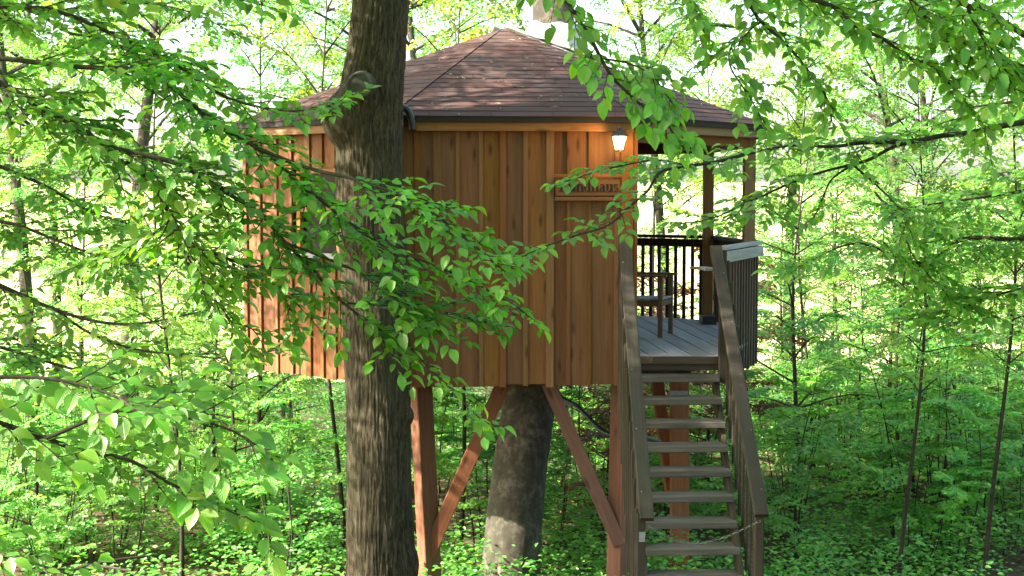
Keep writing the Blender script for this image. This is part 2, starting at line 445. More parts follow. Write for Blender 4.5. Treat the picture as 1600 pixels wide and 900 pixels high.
# floor slab, frame beams and soffit
octo = [A[d] for d in (22.5, 67.5, 112.5, 157.5, 202.5, 247.5, 292.5, 337.5)]
oc = lambda r: [(lambda v: (v.x, v.y))(corner(d, r)) for d in (22.5, 67.5, 112.5, 157.5, 202.5, 247.5, 292.5, 337.5)]
v, f = prism(oc(2.90), -1.72, -1.60); mesh_obj('floor', v, f, M['brown'], house)
v, f = prism(oc(3.02), .664, .70); mesh_obj('soffit', v, f, M['cedar'], house)
for k in range(-4, 5):
    y = CY + k * .62; h = math.sqrt(max(.1, 2.75 ** 2 - (y - CY) ** 2))
    board('floor_joist', house, (CX - h, y, -1.79), (CX + h, y, -1.79), UP, .13, .07, M['brown'])

# roof: felt-covered sheathing under rows of shingles
ORD = (22.5, 67.5, 112.5, 157.5, 202.5, 247.5, 292.5, 337.5)
RE = 3.10; ZE = .752
ev = [Z(corner(d, RE), ZE) for d in ORD] + [Z(corner(d, RE), .704) for d in ORD] + [APEX - UP * .02, Vector((CX, CY, .704))]
ef = [(i, (i + 1) % 8, 16) for i in range(8)] + [(8 + i, 8 + (i + 1) % 8, (i + 1) % 8, i) for i in range(8)] + [(8 + (i + 1) % 8, 8 + i, 17) for i in range(8)]
roof = mesh_obj('roof', ev, ef, M['felt'], house); roof['label'] = 'low octagonal roof of brown shingles'
NC = 21
def shingle_geo(E0, E1, n, t0, t1, s0, s1):
    def pt(t, s, h):
        a = E0.lerp(APEX, t); b = E1.lerp(APEX, t); return a.lerp(b, s) + n * h
    lo = random.uniform(.008, .012)
    # s0,s1 are fractions at the lower edge; the sides run straight up the slope
    def side(s, t):
        w0 = (E1 - E0).length * (1 - t0); w1 = (E1 - E0).length * (1 - t)
        x = (s - .5) * w0
        return min(1, max(0, .5 + x / max(w1, .02)))
    hg = .012 / max((E1 - E0).length * (1 - t0), .05)           # open joint along the hips
    s0 = max(s0, min(hg, .45)); s1 = min(s1, max(1 - hg, .55))
    def edge(s, t): return max(s, 0) if s <= hg or s >= 1 - hg else side(s, t)
    q = [pt(t0, s0, lo), pt(t0, s1, lo), pt(t1, edge(s1, t1), .004), pt(t1, edge(s0, t1), .004)]
    b = [pt(t0, s0, .001), pt(t0, s1, .001), pt(t1, edge(s1, t1), .0), pt(t1, edge(s0, t1), .0)]
    return q + b, [(0, 1, 2, 3), (4, 5, 1, 0), (5, 6, 2, 1), (7, 4, 0, 3), (6, 7, 3, 2), (7, 6, 5, 4)]
rest = MB()
for i, d in enumerate(ORD):
    d2 = ORD[(i + 1) % 8]; E0, E1 = Z(corner(d, RE + .03), ZE - .004), Z(corner(d2, RE + .03), ZE - .004)
    n = (E1 - E0).cross(APEX - E0).normalized()
    seen = d in (202.5, 247.5, 292.5)
    for k in range(NC):
        t0, t1 = k / NC, min(.995, (k + 1.15) / NC)
        W = (E1 - E0).length * (1 - t0); m = max(1, round(W / .6)); g = .002 / max(W, .05)
        off = random.uniform(.25, .75) if m > 1 else 0
        cuts = [0] + [min(.97, max(.03, (j + off) / m)) for j in range(m)] + [1] if m > 1 else [0, 1]
        for s0, s1 in zip(cuts[:-1], cuts[1:]):
            if s1 - s0 < .02: continue
            a0 = s0 + (g if s0 > 0 else 0); a1 = s1 - (g if s1 < 1 else 0)
            v, f = shingle_geo(E0, E1, n, t0, t1, a0, a1)
            if seen: mesh_obj('shingle', v, f, M['shingle'], roof)
            else: rest.add(v, f)
o = rest.build('shingles', M['shingle'], roof); o['kind'] = 'stuff'
db_ = MB()
for k in range(90):
    d = random.choice((202.5, 247.5, 247.5, 292.5)); E0, E1 = Z(corner(d, RE), ZE), Z(corner(ORD[(ORD.index(d) + 1) % 8], RE), ZE)
    t = random.random() ** 1.5 * .85; p = E0.lerp(APEX, t).lerp(E1.lerp(APEX, t), random.uniform(.03, .97)) + (E1 - E0).cross(APEX - E0).normalized() * .02
    a = random.uniform(0, 6.28); L = random.uniform(.02, .09); q = Vector((math.cos(a), math.sin(a) * .8, math.sin(a) * .3)) * L
    db_.tube([p - q * .5, p + UP * .006 + Vector((q.y, -q.x, 0)) * .15, p + q * .5], [.003, .004, .002], 3, False)
o = db_.build('debris', M['straw'], roof); o['kind'] = 'stuff'
# eave: black edge strip and pale fascia board on every facet
for i, d in enumerate(ORD):
    d2 = ORD[(i + 1) % 8]
    p, q = corner(d, RE + .012), corner(d2, RE + .012); dd = (q - p).normalized()
    s0, s1 = 0.0, 0.0
    if d == 247.5: s0 = .20
    if d == 202.5: s1 = .20
    board('edge_strip', house, Z(p + dd * s0, .728), Z(q - dd * s1, .728), UP, .066, .018, M['felt'])
    p, q = corner(d, RE - .03), corner(d2, RE - .03)
    board('fascia_board', house, Z(p + dd * (.02 + s0), .655), Z(q - dd * (.02 + s1), .655), UP, .086, .03, M['fascia'] if d not in (292.5, 337.5) else M['post2'])
# black rubber flashing where the roof is cut round the trunk
fl = MB(); c0 = Vector((-1.05, 14.52, 0))
pts = [P(618, 168, 14.50), P(634, 170, 14.50), P(641, 180, 14.49), P(644, 192, 14.49), P(645, 204, 14.49)]
fl.tube(spline(pts, 4), [.035] * 17, 8); fl.build('flashing', M['black'], house, True)
# zinc ridge flashing on the far right hip near the apex, and the crumpled sheet round the trunk
E = Z(corner(337.5, RE), ZE)
fm = MB()
def strip(a, b, wv, h, n=14):
    rows = []
    for k in range(n + 1):
        p = a.lerp(b, k / n)
        jig = Vector((0, 0, random.uniform(-.012, .012)))
        rows.append((p + UP * h + jig, p + wv + UP * (h * .6) + jig * .6))
    k0 = len(fm.v)
    for r in rows: fm.v += [r[0], r[1], r[1] - UP * .03, r[0] - UP * .03]
    for k in range(n):
        for j in range(4):
            fm.f.append((k0 + k * 4 + j, k0 + k * 4 + (j + 1) % 4, k0 + k * 4 + 4 + (j + 1) % 4, k0 + k * 4 + 4 + j))
E2 = Z(corner(22.5, RE), ZE)
strip(APEX + Vector((-.06, .0, .0)), APEX.lerp(E, .33) + Vector((.02, .03, 0)), Vector((.16, .20, -.03)), .075)
strip(APEX + Vector((-.10, .02, -.02)), APEX.lerp(E2, .40), Vector((-.05, .25, -.06)), .04)
fm.build('ridge_flashing', M['metal'], house)

# terrace deck boards clipped to the deck outline
ct, st = math.cos(math.radians(TH)), math.sin(math.radians(TH))
def toL(p): x, y = p.x - CX, p.y - CY; return (x * ct + y * st, -x * st + y * ct)
def toW(x, y): return (CX + x * ct - y * st, CY + x * st + y * ct)
outline = [Vector((1.14, 14.62, 0)), Vector((2.03, 14.62, 0)), A[337.5], A[22.5], A[67.5]]
ol = [toL(p) for p in outline]
def clip(poly, axis, val, keep_less):
    out = []
    for i in range(len(poly)):
        a, b = poly[i], poly[(i + 1) % len(poly)]
        ia = (a[axis] <= val) == keep_less; ib = (b[axis] <= val) == keep_less
        if ia: out.append(a)
        if ia != ib:
            t = (val - a[axis]) / (b[axis] - a[axis]); out.append((a[0] + t * (b[0] - a[0]), a[1] + t * (b[1] - a[1])))
    return out
deck = mesh_obj('deck', *prism([toW(*q) for q in ol], -1.70, ZD - .031), M['brown'], house)
deck['label'] = 'terrace floor of grey weathered planks'
x = min(q[0] for q in ol)
while x < max(q[0] for q in ol):
    po = clip(clip(ol, 0, x + .006, False), 0, x + .20, True)
    if len(po) >= 3:
        w = [toW(*q) for q in po]; cx_ = sum(q[0] for q in w) / len(w); cy_ = sum(q[1] for q in w) / len(w)
        mw = Matrix.Translation((cx_, cy_, ZD)) @ Matrix.Rotation(math.radians(TH + 90), 4, 'Z')
        dz = random.uniform(-.002, .002)
        v, f = prism(w, ZD - .03 + dz, ZD + dz)
        mesh_obj('deck_board', v, f, M['deck'], deck, mw)
    x += .206
board('deck_edge', house, (1.14, 14.60, -1.60), (2.03, 14.60, -1.60), UP, .075, .03, M['stair'])

# railings of the terrace
def railing(p, q, mat, topmat, pitch, zb, zt, bw=.045, s0=.06, face=.10, label=None):
    d = (q - p); L = d.length; d.normalize(); nrm = Vector((d.y, -d.x, 0))
    rail = board('railing', house, Z(p, zt - .02), Z(q, zt - .02), UP, .04, .10, topmat)
    if label: rail['label'] = label
    board('rail_board', rail, Z(p + nrm * .045, zt - .05 - face / 2), Z(q + nrm * .045, zt - .05 - face / 2), UP, face, .022, topmat)
    n = max(2, round((L - 2 * s0) / pitch))
    for k in range(n + 1):
        c = p + d * (s0 + (L - 2 * s0) * k / n)
        board('baluster', rail, Z(c, zb + random.uniform(-.01, .01)), Z(c, zt - .045), d, bw, .025, mat)
    return rail
newel = Vector((2.03, 14.76, 0))
railing(newel + Vector((.02, 0, 0)), A[337.5] + Vector((.02, 0, 0)), M['brown'], M['grey'],   .145, -1.84, ZR + .005, .04, .08, .11, 'front railing with pale weathered top board')
railing(A[337.5], A[22.5], M['brown'], M['brown'], .125, ZD - .2, ZR)
railing(A[22.5], A[67.5], M['brown'], M['brown'], .125, ZD - .2, ZR, label='dark railing along the back of the terrace')
for d_, w in ((337.5, .12), (22.5, .12)):
    c = corner(d_, R - .09)
    board('roof_post', house, Z(c, ZD - .01), Z(c, .663), Vector((1, .07, 0)), w, w, M['post2'])
c = corner(67.5, R - .16); board('roof_post', house, Z(c + Vector((.08, 0, 0)), ZD), Z(c + Vector((.08, 0, 0)), .663), Vector((1, .07, 0)), .1, .1, M['brown'])
for a, b in ((292.5, 337.5), (337.5, 22.5), (22.5, 67.5)):
    board('eave_beam', house, Z(corner(a, R - .09), .585), Z(corner(b, R - .09), .585), UP, .14, .07, M['post2'])
# small pale shelf inside the stair head
board('shelf', house, P(1089, 418, 15.3), P(1113, 421, 14.95), Vector((.6, .8, 0)), .16, .025, M['grey'])

# timber legs and braces
def leg(pt, pb, yaw, w=.185, mat='post', gap=True):
    a = math.radians(yaw); wd = Vector((math.cos(a), math.sin(a), 0))
    return board('support_post', house, pt, pb, wd, w, w * .8, M[mat], .008)
leg(Vector((-.93, 15.18, -1.72)), Vector((-.795, 15.26, G - .3)), 35, .19)
leg(Vector((1.115, 15.3, -1.72)), Vector((1.05, 15.3, G - .3)), -32, .17)
leg(Vector((1.90, 17.1, -1.72)), Vector((1.92, 17.1, G - .3)), 4, .20)
leg(Vector((1.63, 17.5, -1.72)), Vector((1.84, 17.2, -3.5)), 4, .14)
leg(Vector((.02, 19.2, -1.72)), Vector((.02, 19.2, G - .3)), 4, .19)
def brace(a, b, w=.145): return board('brace', house, a, b, Vector((1, 0, 0)) if abs(a.x - b.x) < abs(a.z - b.z) else UP, w, .085, M['post'], .006)
brace(P(668, 868, 15.20), P(790, 590, 15.20))
brace(P(968, 850, 15.24), P(856, 598, 15.20), .14)
# front edge beam the braces meet
board('edge_beam', house, Vector((-1.05, 15.2, -1.73)), Vector((1.1, 15.28, -1.73)), UP, .16, .10, M['post2'])
board('edge_beam', house, Vector((1.15, 15.0, -1.78)), Vector((2.5, 16.6, -1.78)), UP, .14, .08, M['brown'])
mp = board('metal_plate', house, P(1047, 622, 16.98), P(1075, 622, 16.98), UP, .17, .008, M['steel'])
for px in (1056, 1067):
    b = MB(); b.tube([P(px, 620, 16.985), P(px, 620, 16.95)], [.014, .014], 6); b.build('bolt', M['iron'], mp)

# ------------------------------------------------------------------ stairs
SX0, SX1 = 1.115, 2.0
stairs = thing('wooden_stairs', (1.55, 13.2, G), 'steep mossy wooden stairs with slatted handrails leading up to the terrace', 'stairs')
RUN, RISE = .2, .192
T0 = Vector((0, 14.42, -1.745))
NT_ = 14
for i in range(NT_):
    y = T0.y - RUN * i; z = T0.z - RISE * i
    tw = .26
    board('tread', stairs, Vector((SX0 + .05, y + tw / 2 - .02, z - .02)), Vector((SX1 - .015, y + tw / 2 + .0, z - .02 + random.uniform(0, .006))), Vector((0, 1, 0)), tw, .06, M['tread'], .006)
top = Vector((0, 14.66, -1.80)); bot = Vector((0, T0.y - RUN * NT_ - .05, T0.z - RISE * NT_ - .05))
for x in (SX0 + .035, SX1 - .02):
    dv = (bot - top).normalized()
    board('stringer', stairs, Vector((x, top.y, top.z - .03)), Vector((x, bot.y, bot.z - .03)), Vector((0, dv.z, -dv.y)) * -1, .19, .045, M['stair'], .006)
def hrail(x, p_top, p_bot, side, lab):
    d = (p_bot - p_top).normalized(); wd = Vector((1, 0, 0))
    h = board('handrail', stairs, p_top, p_bot, wd, .115, .045, M['stair'], .007); h['label'] = lab
    # slats between rail and stringer
    n = 11
    for k in range(n):
        t = (k + .5) / n; p = p_top.lerp(p_bot, t); zs = top.z - .10 - (top.y - p.y) * RISE / RUN
        xx = x + side * .038
        board('baluster', stairs, Vector((xx, p.y, max(zs, gz(x, p.y) + .05))), Vector((xx, p.y, p.z - .03)), Vector((0, 1, 0)), .042, .024, M['stair'])
    # screws along the rail
    for k in range(5):
        p = p_top.lerp(p_bot, .12 + k * .2) + Vector((side * .03, 0, 0)); up = Vector((0, -d.z, d.y)); up = up if up.z > 0 else -up
        s = MB(); s.tube([p + up * .018, p + up * .027], [.007, .006], 6); s.build('screw', M['steel'], h)
    # newel posts
    for p, ext in ((p_bot, .06), (p_top, 0)):
        q = p - d * .10 if ext else p + Vector((0, .02, 0))
        zs = gz(x, q.y) - .1 if ext else ZD - .25
        board('newel_post', stairs, Vector((x + side * .002, q.y, zs)), Vector((x + side * .002, q.y, q.z - .03)), Vector((1, 0, 0)), .07, .07, M['stair'], .006)
hrail(SX0 - .05, P(976, 366, 14.55) + Vector((-.01, 0, -.0)), P(1011, 812, 12.25), -1, 'left stair handrail against the front wall corner')
hrail(SX1 + .03, P(1118, 386, 14.55), P(1190, 806, 12.25), 1, 'right stair handrail')
# pale end block on the left newel
bk = MB(); bk.box(P(1003, 838, 12.3), (.05, .05, .08)); bk.build('end_block', M['grey'], stairs)
# chain across the foot
cp = [P(1013, 822, 12.22), P(1040, 838, 12.2), P(1070, 848, 12.2), P(1100, 848, 12.2), P(1140, 836, 12.2), P(1188, 814, 12.2)]
sp = spline(cp, 9); chain = thing('chain', cp[0], 'thin slack chain hung across the foot of the stairs', 'chain')
for k in range(len(sp) - 1):
    a, b = sp[k], sp[k + 1]; d = (b - a).normalized(); s = Vector((0, 1, 0)) if k % 2 else d.cross(Vector((0, 1, 0)))
    m_ = (a + b) / 2; L = (b - a).length * .62; q = MB()
    ring = [m_ + d * (L * math.cos(t)) + s * (.009 * math.sin(t)) for t in [2 * PI * j / 8 for j in range(8)]]
    q.tube(ring + [ring[0]], [.0018] * 9, 4, False); q.build('link', M['steel'], chain)

# ------------------------------------------------------------------ armchair on the terrace, facing right
ch = thing('armchair', (1.45, 16.9, ZD), 'brown wooden garden armchair with slatted seat on the terrace behind the stairs', 'chair')
CM = Matrix.Translation((1.45, 16.85, ZD)) @ Matrix.Rotation(math.radians(-18), 4, 'Z')      # local +x is the front
def cb(name, a, b, wd, w, th, mat): return board(name, ch, CM @ Vector(a), CM @ Vector(b), (CM.to_3x3() @ Vector(wd)), w, th, M[mat], .004)
for sy in (-.27, .27):
    cb('leg', (.27, sy, 0), (.27, sy, .66), (1, 0, 0), .05, .04, 'teak')
    cb('leg', (-.24, sy, 0), (-.30, sy, .95), (1, 0, 0), .05, .04, 'teak')
    cb('armrest', (-.28, sy, .675), (.34, sy, .675), (0, 1, 0), .065, .025, 'teak')
    cb('side_rail', (-.25, sy, .37), (.26, sy, .37), (0, 0, 1), .06, .022, 'teak')
cb('front_rail', (.27, -.25, .37), (.27, .25, .37), (0, 0, 1), .06, .022, 'teak')
for k in range(8): cb('seat_slat', (-.22 + k * .068, -.26, .413 + .006 * (k > 5)), (-.22 + k * .068, .26, .413 + .006 * (k > 5)), (1, 0, 0), .058, .02, 'seat')
cb('back_rail', (-.30, -.26, .90), (-.30, .26, .90), (0, 0, 1), .08, .025, 'teak')
cb('back_rail', (-.265, -.26, .48), (-.265, .26, .48), (0, 0, 1), .05, .025, 'teak')
for k in range(7): cb('back_slat', (-.265, -.2 + k * .067, .5), (-.298, -.2 + k * .067, .87), (0, 1, 0), .035, .015, 'teak')
# dark block on the deck by the rear post
db = MB(); q = P(1106, 506, 18.3); db.box(Vector((q.x, 18.3, ZD + .05)), (.17, .3, .10)); o = db.build('block', M['black'])
tag(o, 'black block lying on the deck against the rear terrace post', 'block')

# ------------------------------------------------------------------ sign with lettering
sg0, sg1 = P(868, 292, 14.62), P(969, 292, 14.70)
fd = (A[292.5] - A[247.5]).normalized(); fn = Vector((fd.y, -fd.x, 0))
def on_front(px, py, off):
    """point on the front wall's face seen at px, py"""
    ray = P(px, py, 1.0); t = (A[247.5] + fn * off).dot(fn) / ray.dot(fn); return ray * t
s0, s1 = on_front(868, 293, .035), on_front(969, 293, .035)
s1.z = s0.z
sign = thing('name_sign', (s0 + s1) / 2, 'wooden name sign with black lettering on the front wall below the lantern', 'sign')
board('panel', sign, s0, s1, UP, .165, .02, M['cedar'])
for dz, lab in ((.112, 0), (-.112, 0)): board('trim', sign, s0 + UP * dz - fd * .01 + fn * .008, s1 + UP * dz + fd * .01 + fn * .008, UP, .036, .026, M['cedar'])
# serif letters built from stems, bowls and serifs, unit = x-height
def stem(x, y0, y1, w=.29): return [((x, y0), (x + w, y0), (x + w, y1), (x, y1))]
def serif(x0, x1, y, h=.09): return [((x0, y), (x1, y), (x1, y + h), (x0, y + h))]
def arc(cx, cy, rx, ry, a0, a1, w0, w1, n=10):
    """stroke along an ellipse, thickness running w0 (top/bottom) to w1 (sides)"""
    out = []; prev = None
    for k in range(n + 1):
        a = math.radians(a0 + (a1 - a0) * k / n); w = w0 + (w1 - w0) * abs(math.cos(a)) ** 1.5
        o_ = (cx + rx * math.cos(a), cy + ry * math.sin(a)); i_ = (cx + (rx - w) * math.cos(a), cy + (ry - min(w, w0 * 1.1)) * math.sin(a))
        if prev: out.append((prev[0], o_, i_, prev[1]))
        prev = (o_, i_)
    return out
def glyph(c):
    if c == 'R':
        return (stem(.12, 0, 1.45) + serif(0, .5, 0) + serif(0, .6, 1.36) + arc(.5, 1.07, .45, .38, -90, 90, .09, .24) + serif(.36, .55, .69)
                + [((.48, .72), (.74, .72), (1.12, 0), (.86, 0))] + serif(.86, 1.22, 0, .08)), 1.2
    if c in 'nh':
        top_ = 1.0 if c == 'n' else 1.5
        return (stem(.1, 0, top_) + serif(0, .44, 0) + serif(0, .2, top_ - .09) + arc(.56, .62, .34, .38, 0, 165, .1, .24) + stem(.66, 0, .63) + serif(.56, 1.0, 0)), 1.02
    if c == 'u':
        return (stem(.1, .36, 1.0) + serif(0, .2, .91) + arc(.44, .38, .34, .38, 180, 345, .1, .24) + stem(.62, 0, 1.0) + serif(.5, .66, .91) + serif(.8, .96, 0)), 1.0
    if c == 'd':
        return (arc(.45, .5, .41, .51, 60, 300, .09, .25, 16) + stem(.58, 0, 1.5) + serif(.46, .62, 1.41) + serif(.76, .92, 0)), .98
    if c == 'a':
        return (stem(.48, .05, .72) + arc(.41, .68, .31, .33, 0, 150, .09, .22) + arc(.36, .3, .3, .3, 20, 340, .09, .2, 14) + serif(.66, .84, 0, .1)), .88
    if c == 's':
        return (arc(.36, .73, .3, .28, 30, 265, .09, .17) + arc(.36, .27, .32, .29, -150, 90, .09, .19)), .76
    return [], .4
X = on_front(874, 299, .05); hgt = .074; pos = 0
ltr_w = {}
for c in 'Rundhaus':
    quads, adv = glyph(c); mb = MB()
    for q in quads:
        pts = [X + fd * ((pos + a) * hgt) + UP * (b * hgt - .003) for a, b in q]
        mb.add([p + fn * .0 for p in pts] + [p + fn * .004 for p in pts], [(0, 1, 2, 3), (7, 6, 5, 4), (0, 4, 5, 1), (1, 5, 6, 2), (2, 6, 7, 3), (3, 7, 4, 0)])
    for i_ in range(len(mb.v)): mb.v[i_] = mb.v[i_] - fn * .004
    mb.build('letter', M['letter'], sign); pos += adv - .0

# ------------------------------------------------------------------ lantern
lc = on_front(968, 222, .16)
lan = thing('lantern', lc, 'lit wall lantern with dark iron frame under the eave', 'lantern')
g = MB()
def hexring(z, r, n=6, dx=0): return [lc + Vector((r * math.cos(2 * PI * k / n + .3), r * math.sin(2 * PI * k / n + .3), z)) for k in range(n)]
a, b = hexring(-.07, .042), hexring(.05, .072)
g.add(a + b, [(k, (k + 1) % 6, 6 + (k + 1) % 6, 6 + k) for k in range(6)] + [tuple(range(5, -1, -1)), tuple(range(6, 12))])
g.build('lamp_glass', M['lamp'], lan)
b = MB(); n6 = 6
for k in range(6): b.tube([hexring(-.08, .046)[k], hexring(.055, .077)[k]], [.006, .006], 5)
cap = [hexring(.055, .095), hexring(.075, .08), hexring(.12, .02)]
b.add(cap[0] + cap[1] + cap[2], [(k + 6 * j, (k + 1) % 6 + 6 * j, (k + 1) % 6 + 6 * j + 6, k + 6 * j + 6) for j in range(2) for k in range(6)] + [tuple(range(5, -1, -1)), tuple(range(12, 18))])
lo = [hexring(-.095, .05), hexring(-.08, .05)]
b.add(lo[0] + lo[1], [(k, (k + 1) % 6, (k + 1) % 6 + 6, k + 6) for k in range(6)] + [tuple(range(5, -1, -1)), tuple(range(6, 12))])
b.build('lantern_frame', M['iron'], lan)
b = MB(); b.tube(spline([lc + Vector((0, 0, .12)), lc + Vector((0, .05, .15)), lc + Vector((0, .15, .10))], 5), [.012] * 11, 6)
b.box(lc + Vector((0, .135, .06)), (.07, .02, .14)); b.build('bracket', M['iron'], lan)
pl = bpy.data.lights.new('lantern_light', 'POINT'); pl.energy = 4.5; pl.color = (1, .52, .18); pl.shadow_soft_size = .05
po = bpy.data.objects.new('lantern_light', pl); reg(po, lan, Matrix.Translation(lc + Vector((0, -.09, -.0))))
pl2 = bpy.data.lights.new('lantern_light', 'POINT'); pl2.energy = 0

# hose from the trunk to the right post
hp = [P(868, 606, 16.3), P(878, 622, 16.2), P(900, 634, 16.0), P(922, 655, 15.8), P(942, 674, 15.6), P(965, 681, 15.5), P(990, 676, 15.6), P(1010, 684, 15.9), P(1030, 690, 16.4)]
mb = MB(); hs = spline(hp, 5); mb.tube(hs, [.027] * len(hs), 8)
tag(mb.build('hose', M['hose'], None, True), 'blue black hose hanging from the beech trunk to the right post', 'hose')

# ================================================================== LEAVES AND TREES
def fine_leaf(seed):
    """one beech leaf 1 unit long along +x, with folded halves, droop, waved margin and stalk"""
    r = random.Random(seed)
    xs_ = [.10, .24, .42, .60, .78, .92]; ws = [.10, .235, .295, .27, .175, .07]
    fold = r.uniform(.15, .55); curl = r.uniform(-.05, .38); tw = r.uniform(-.25, .25)
    v = [(0, 0, 0), (.05, .008, 0), (.05, -.008, 0)]; uv = [(0, 0), (0, 0), (0, 0)]
    st_ = []
    for x, w in zip(xs_, ws):
        dz = -curl * x * x; k = len(v)
        for s in (-1, 0, 1):
            wav = .022 * math.sin(x * 34 + s * 1.3 + seed) if s else 0
            y = s * w * r.uniform(.95, 1.05); z = abs(s) * w * fold + dz + wav + tw * y * x
            v.append((x, y, z)); uv.append((s * w / .295 * .5, x))
        st_.append(k)
    v.append((1.0, 0, -curl)); uv.append((0, 1))
    f = [(0, 2, 1)]
    b = 0
    f += [(0, st_[0], st_[0] + 1), (0, st_[0] + 1, st_[0] + 2)]
    for a, c in zip(st_[:-1], st_[1:]):
        f += [(a, c, c + 1, a + 1), (a + 1, c + 1, c + 2, a + 2)]
    e = st_[-1]; t = len(v) - 1
    f += [(e, t, e + 1), (e + 1, t, e + 2)]
    me = bpy.data.meshes.new('leaf'); me.from_pydata(v, [], f); me.materials.append(M['leaf'])
    ul = me.uv_layers.new(name='UVMap')
    for l in me.loops: ul.data[l.index].uv = uv[l.vertex_index]
    me.polygons.foreach_set('use_smooth', [True] * len(me.polygons))
    return me
FINE = [fine_leaf(k) for k in range(9)]
GOLD = []
for me in FINE:
    me = me.copy(); me.materials[0] = M['leaf_gold']; GOLD.append(me)
# coarse leaf, 6 corners folded on the midrib
CL = np.array([(0, 0, 0), (.30, -.27, .07), (.68, -.24, .04), (1, 0, -.10), (.68, .24, .04), (.30, .27, .07)])
CF = np.array([(0, 1, 2, 3), (0, 3, 4, 5)])
def leaf_mesh(name, pos, dirs, nrm, size, mat):
    """pos, dirs, nrm (N,3), size (N): a mesh of N separate leaves"""
    x = dirs / np.linalg.norm(dirs, axis=1, keepdims=True)
    y = np.cross(nrm, x); y /= np.linalg.norm(y, axis=1, keepdims=True) + 1e-9
    z = np.cross(x, y)
    s = size[:, None, None]
    j = rng.uniform(.8, 1.2, (len(pos), 1, 1))
    c = CL[None]
    V = pos[:, None, :] + s * (c[..., 0:1] * x[:, None] + c[..., 1:2] * j * y[:, None] + c[..., 2:3] * rng.uniform(-.3, 2.2, (len(pos), 1, 1)) * z[:, None])
    k = np.arange(len(pos))[:, None, None] * 6
    return np_mesh(name, V.reshape(-1, 3), (CF[None] + k).reshape(-1, 4), mat)

# -------- spray template: flat twig with side twigs and alternate leaves (numpy), 1 unit long along +x, in the xy plane
def spray(seed, n_side=8, leaf=.069):
    r = np.random.default_rng(seed); pos = []; dr = []; nm = []; sz = []
    twigs = [((0, 0, 0), (1, .0, 0), 1.0)]
    for k in range(n_side):
        t = .12 + .8 * k / n_side; s = 1 if k % 2 else -1; a = s * r.uniform(.65, 1.0)
        twigs.append(((t, 0, 0), (math.cos(a), math.sin(a), r.uniform(-.12, .1)), (.62 - .4 * t) * r.uniform(.7, 1.2)))
    for (p0, d, L) in twigs:
        p0 = np.array(p0); d = np.array(d); d /= np.linalg.norm(d); side = np.cross((0, 0, 1), d)
        m = max(3, int(L / .075))
        for i in range(m):
            t = (i + .6) / m * L; s = 1 if i % 2 else -1; a = r.uniform(.5, 1.1)
            q = p0 + d * t + np.array((0, 0, -.10 * t * t))
            pos.append(q); dr.append(d * math.cos(a) + side * s * math.sin(a) + np.array((0, 0, r.uniform(-.45, .1))))
            nm.append((r.normal(0, .33), r.normal(0, .33), 1)); sz.append(leaf * r.uniform(.75, 1.25))
    return np.array(pos), np.array(dr), np.array(nm), np.array(sz)
SPR = [spray(k) for k in range(6)]
def rotm(yaw, pitch, roll):
    return np.array(Euler((roll, pitch, yaw), 'XYZ').to_matrix())
class Crown:
    def __init__(s): s.p = []; s.d = []; s.n = []; s.s = []; s.tw = MB()
    def spray(s, at, yaw, pitch, roll, L, leafscale=1.0, twig=True):
        k = random.randrange(len(SPR)); p, d, n, z = SPR[k]; m = rotm(yaw, pitch, roll)
        at = np.array(at)
        s.p.append(at + (p * L) @ m.T); s.d.append(d @ m.T); s.n.append(n @ m.T); s.s.append(z * leafscale)
        if twig:
            e = m @ np.array((L * .9, 0, -.06 * L)); s.tw.tube([Vector(at), Vector(at + e)], [.006, .002], 3, False)
    def mesh(s, name, mat): return leaf_mesh(name, np.concatenate(s.p), np.concatenate(s.d), np.concatenate(s.n), np.concatenate(s.s), mat)

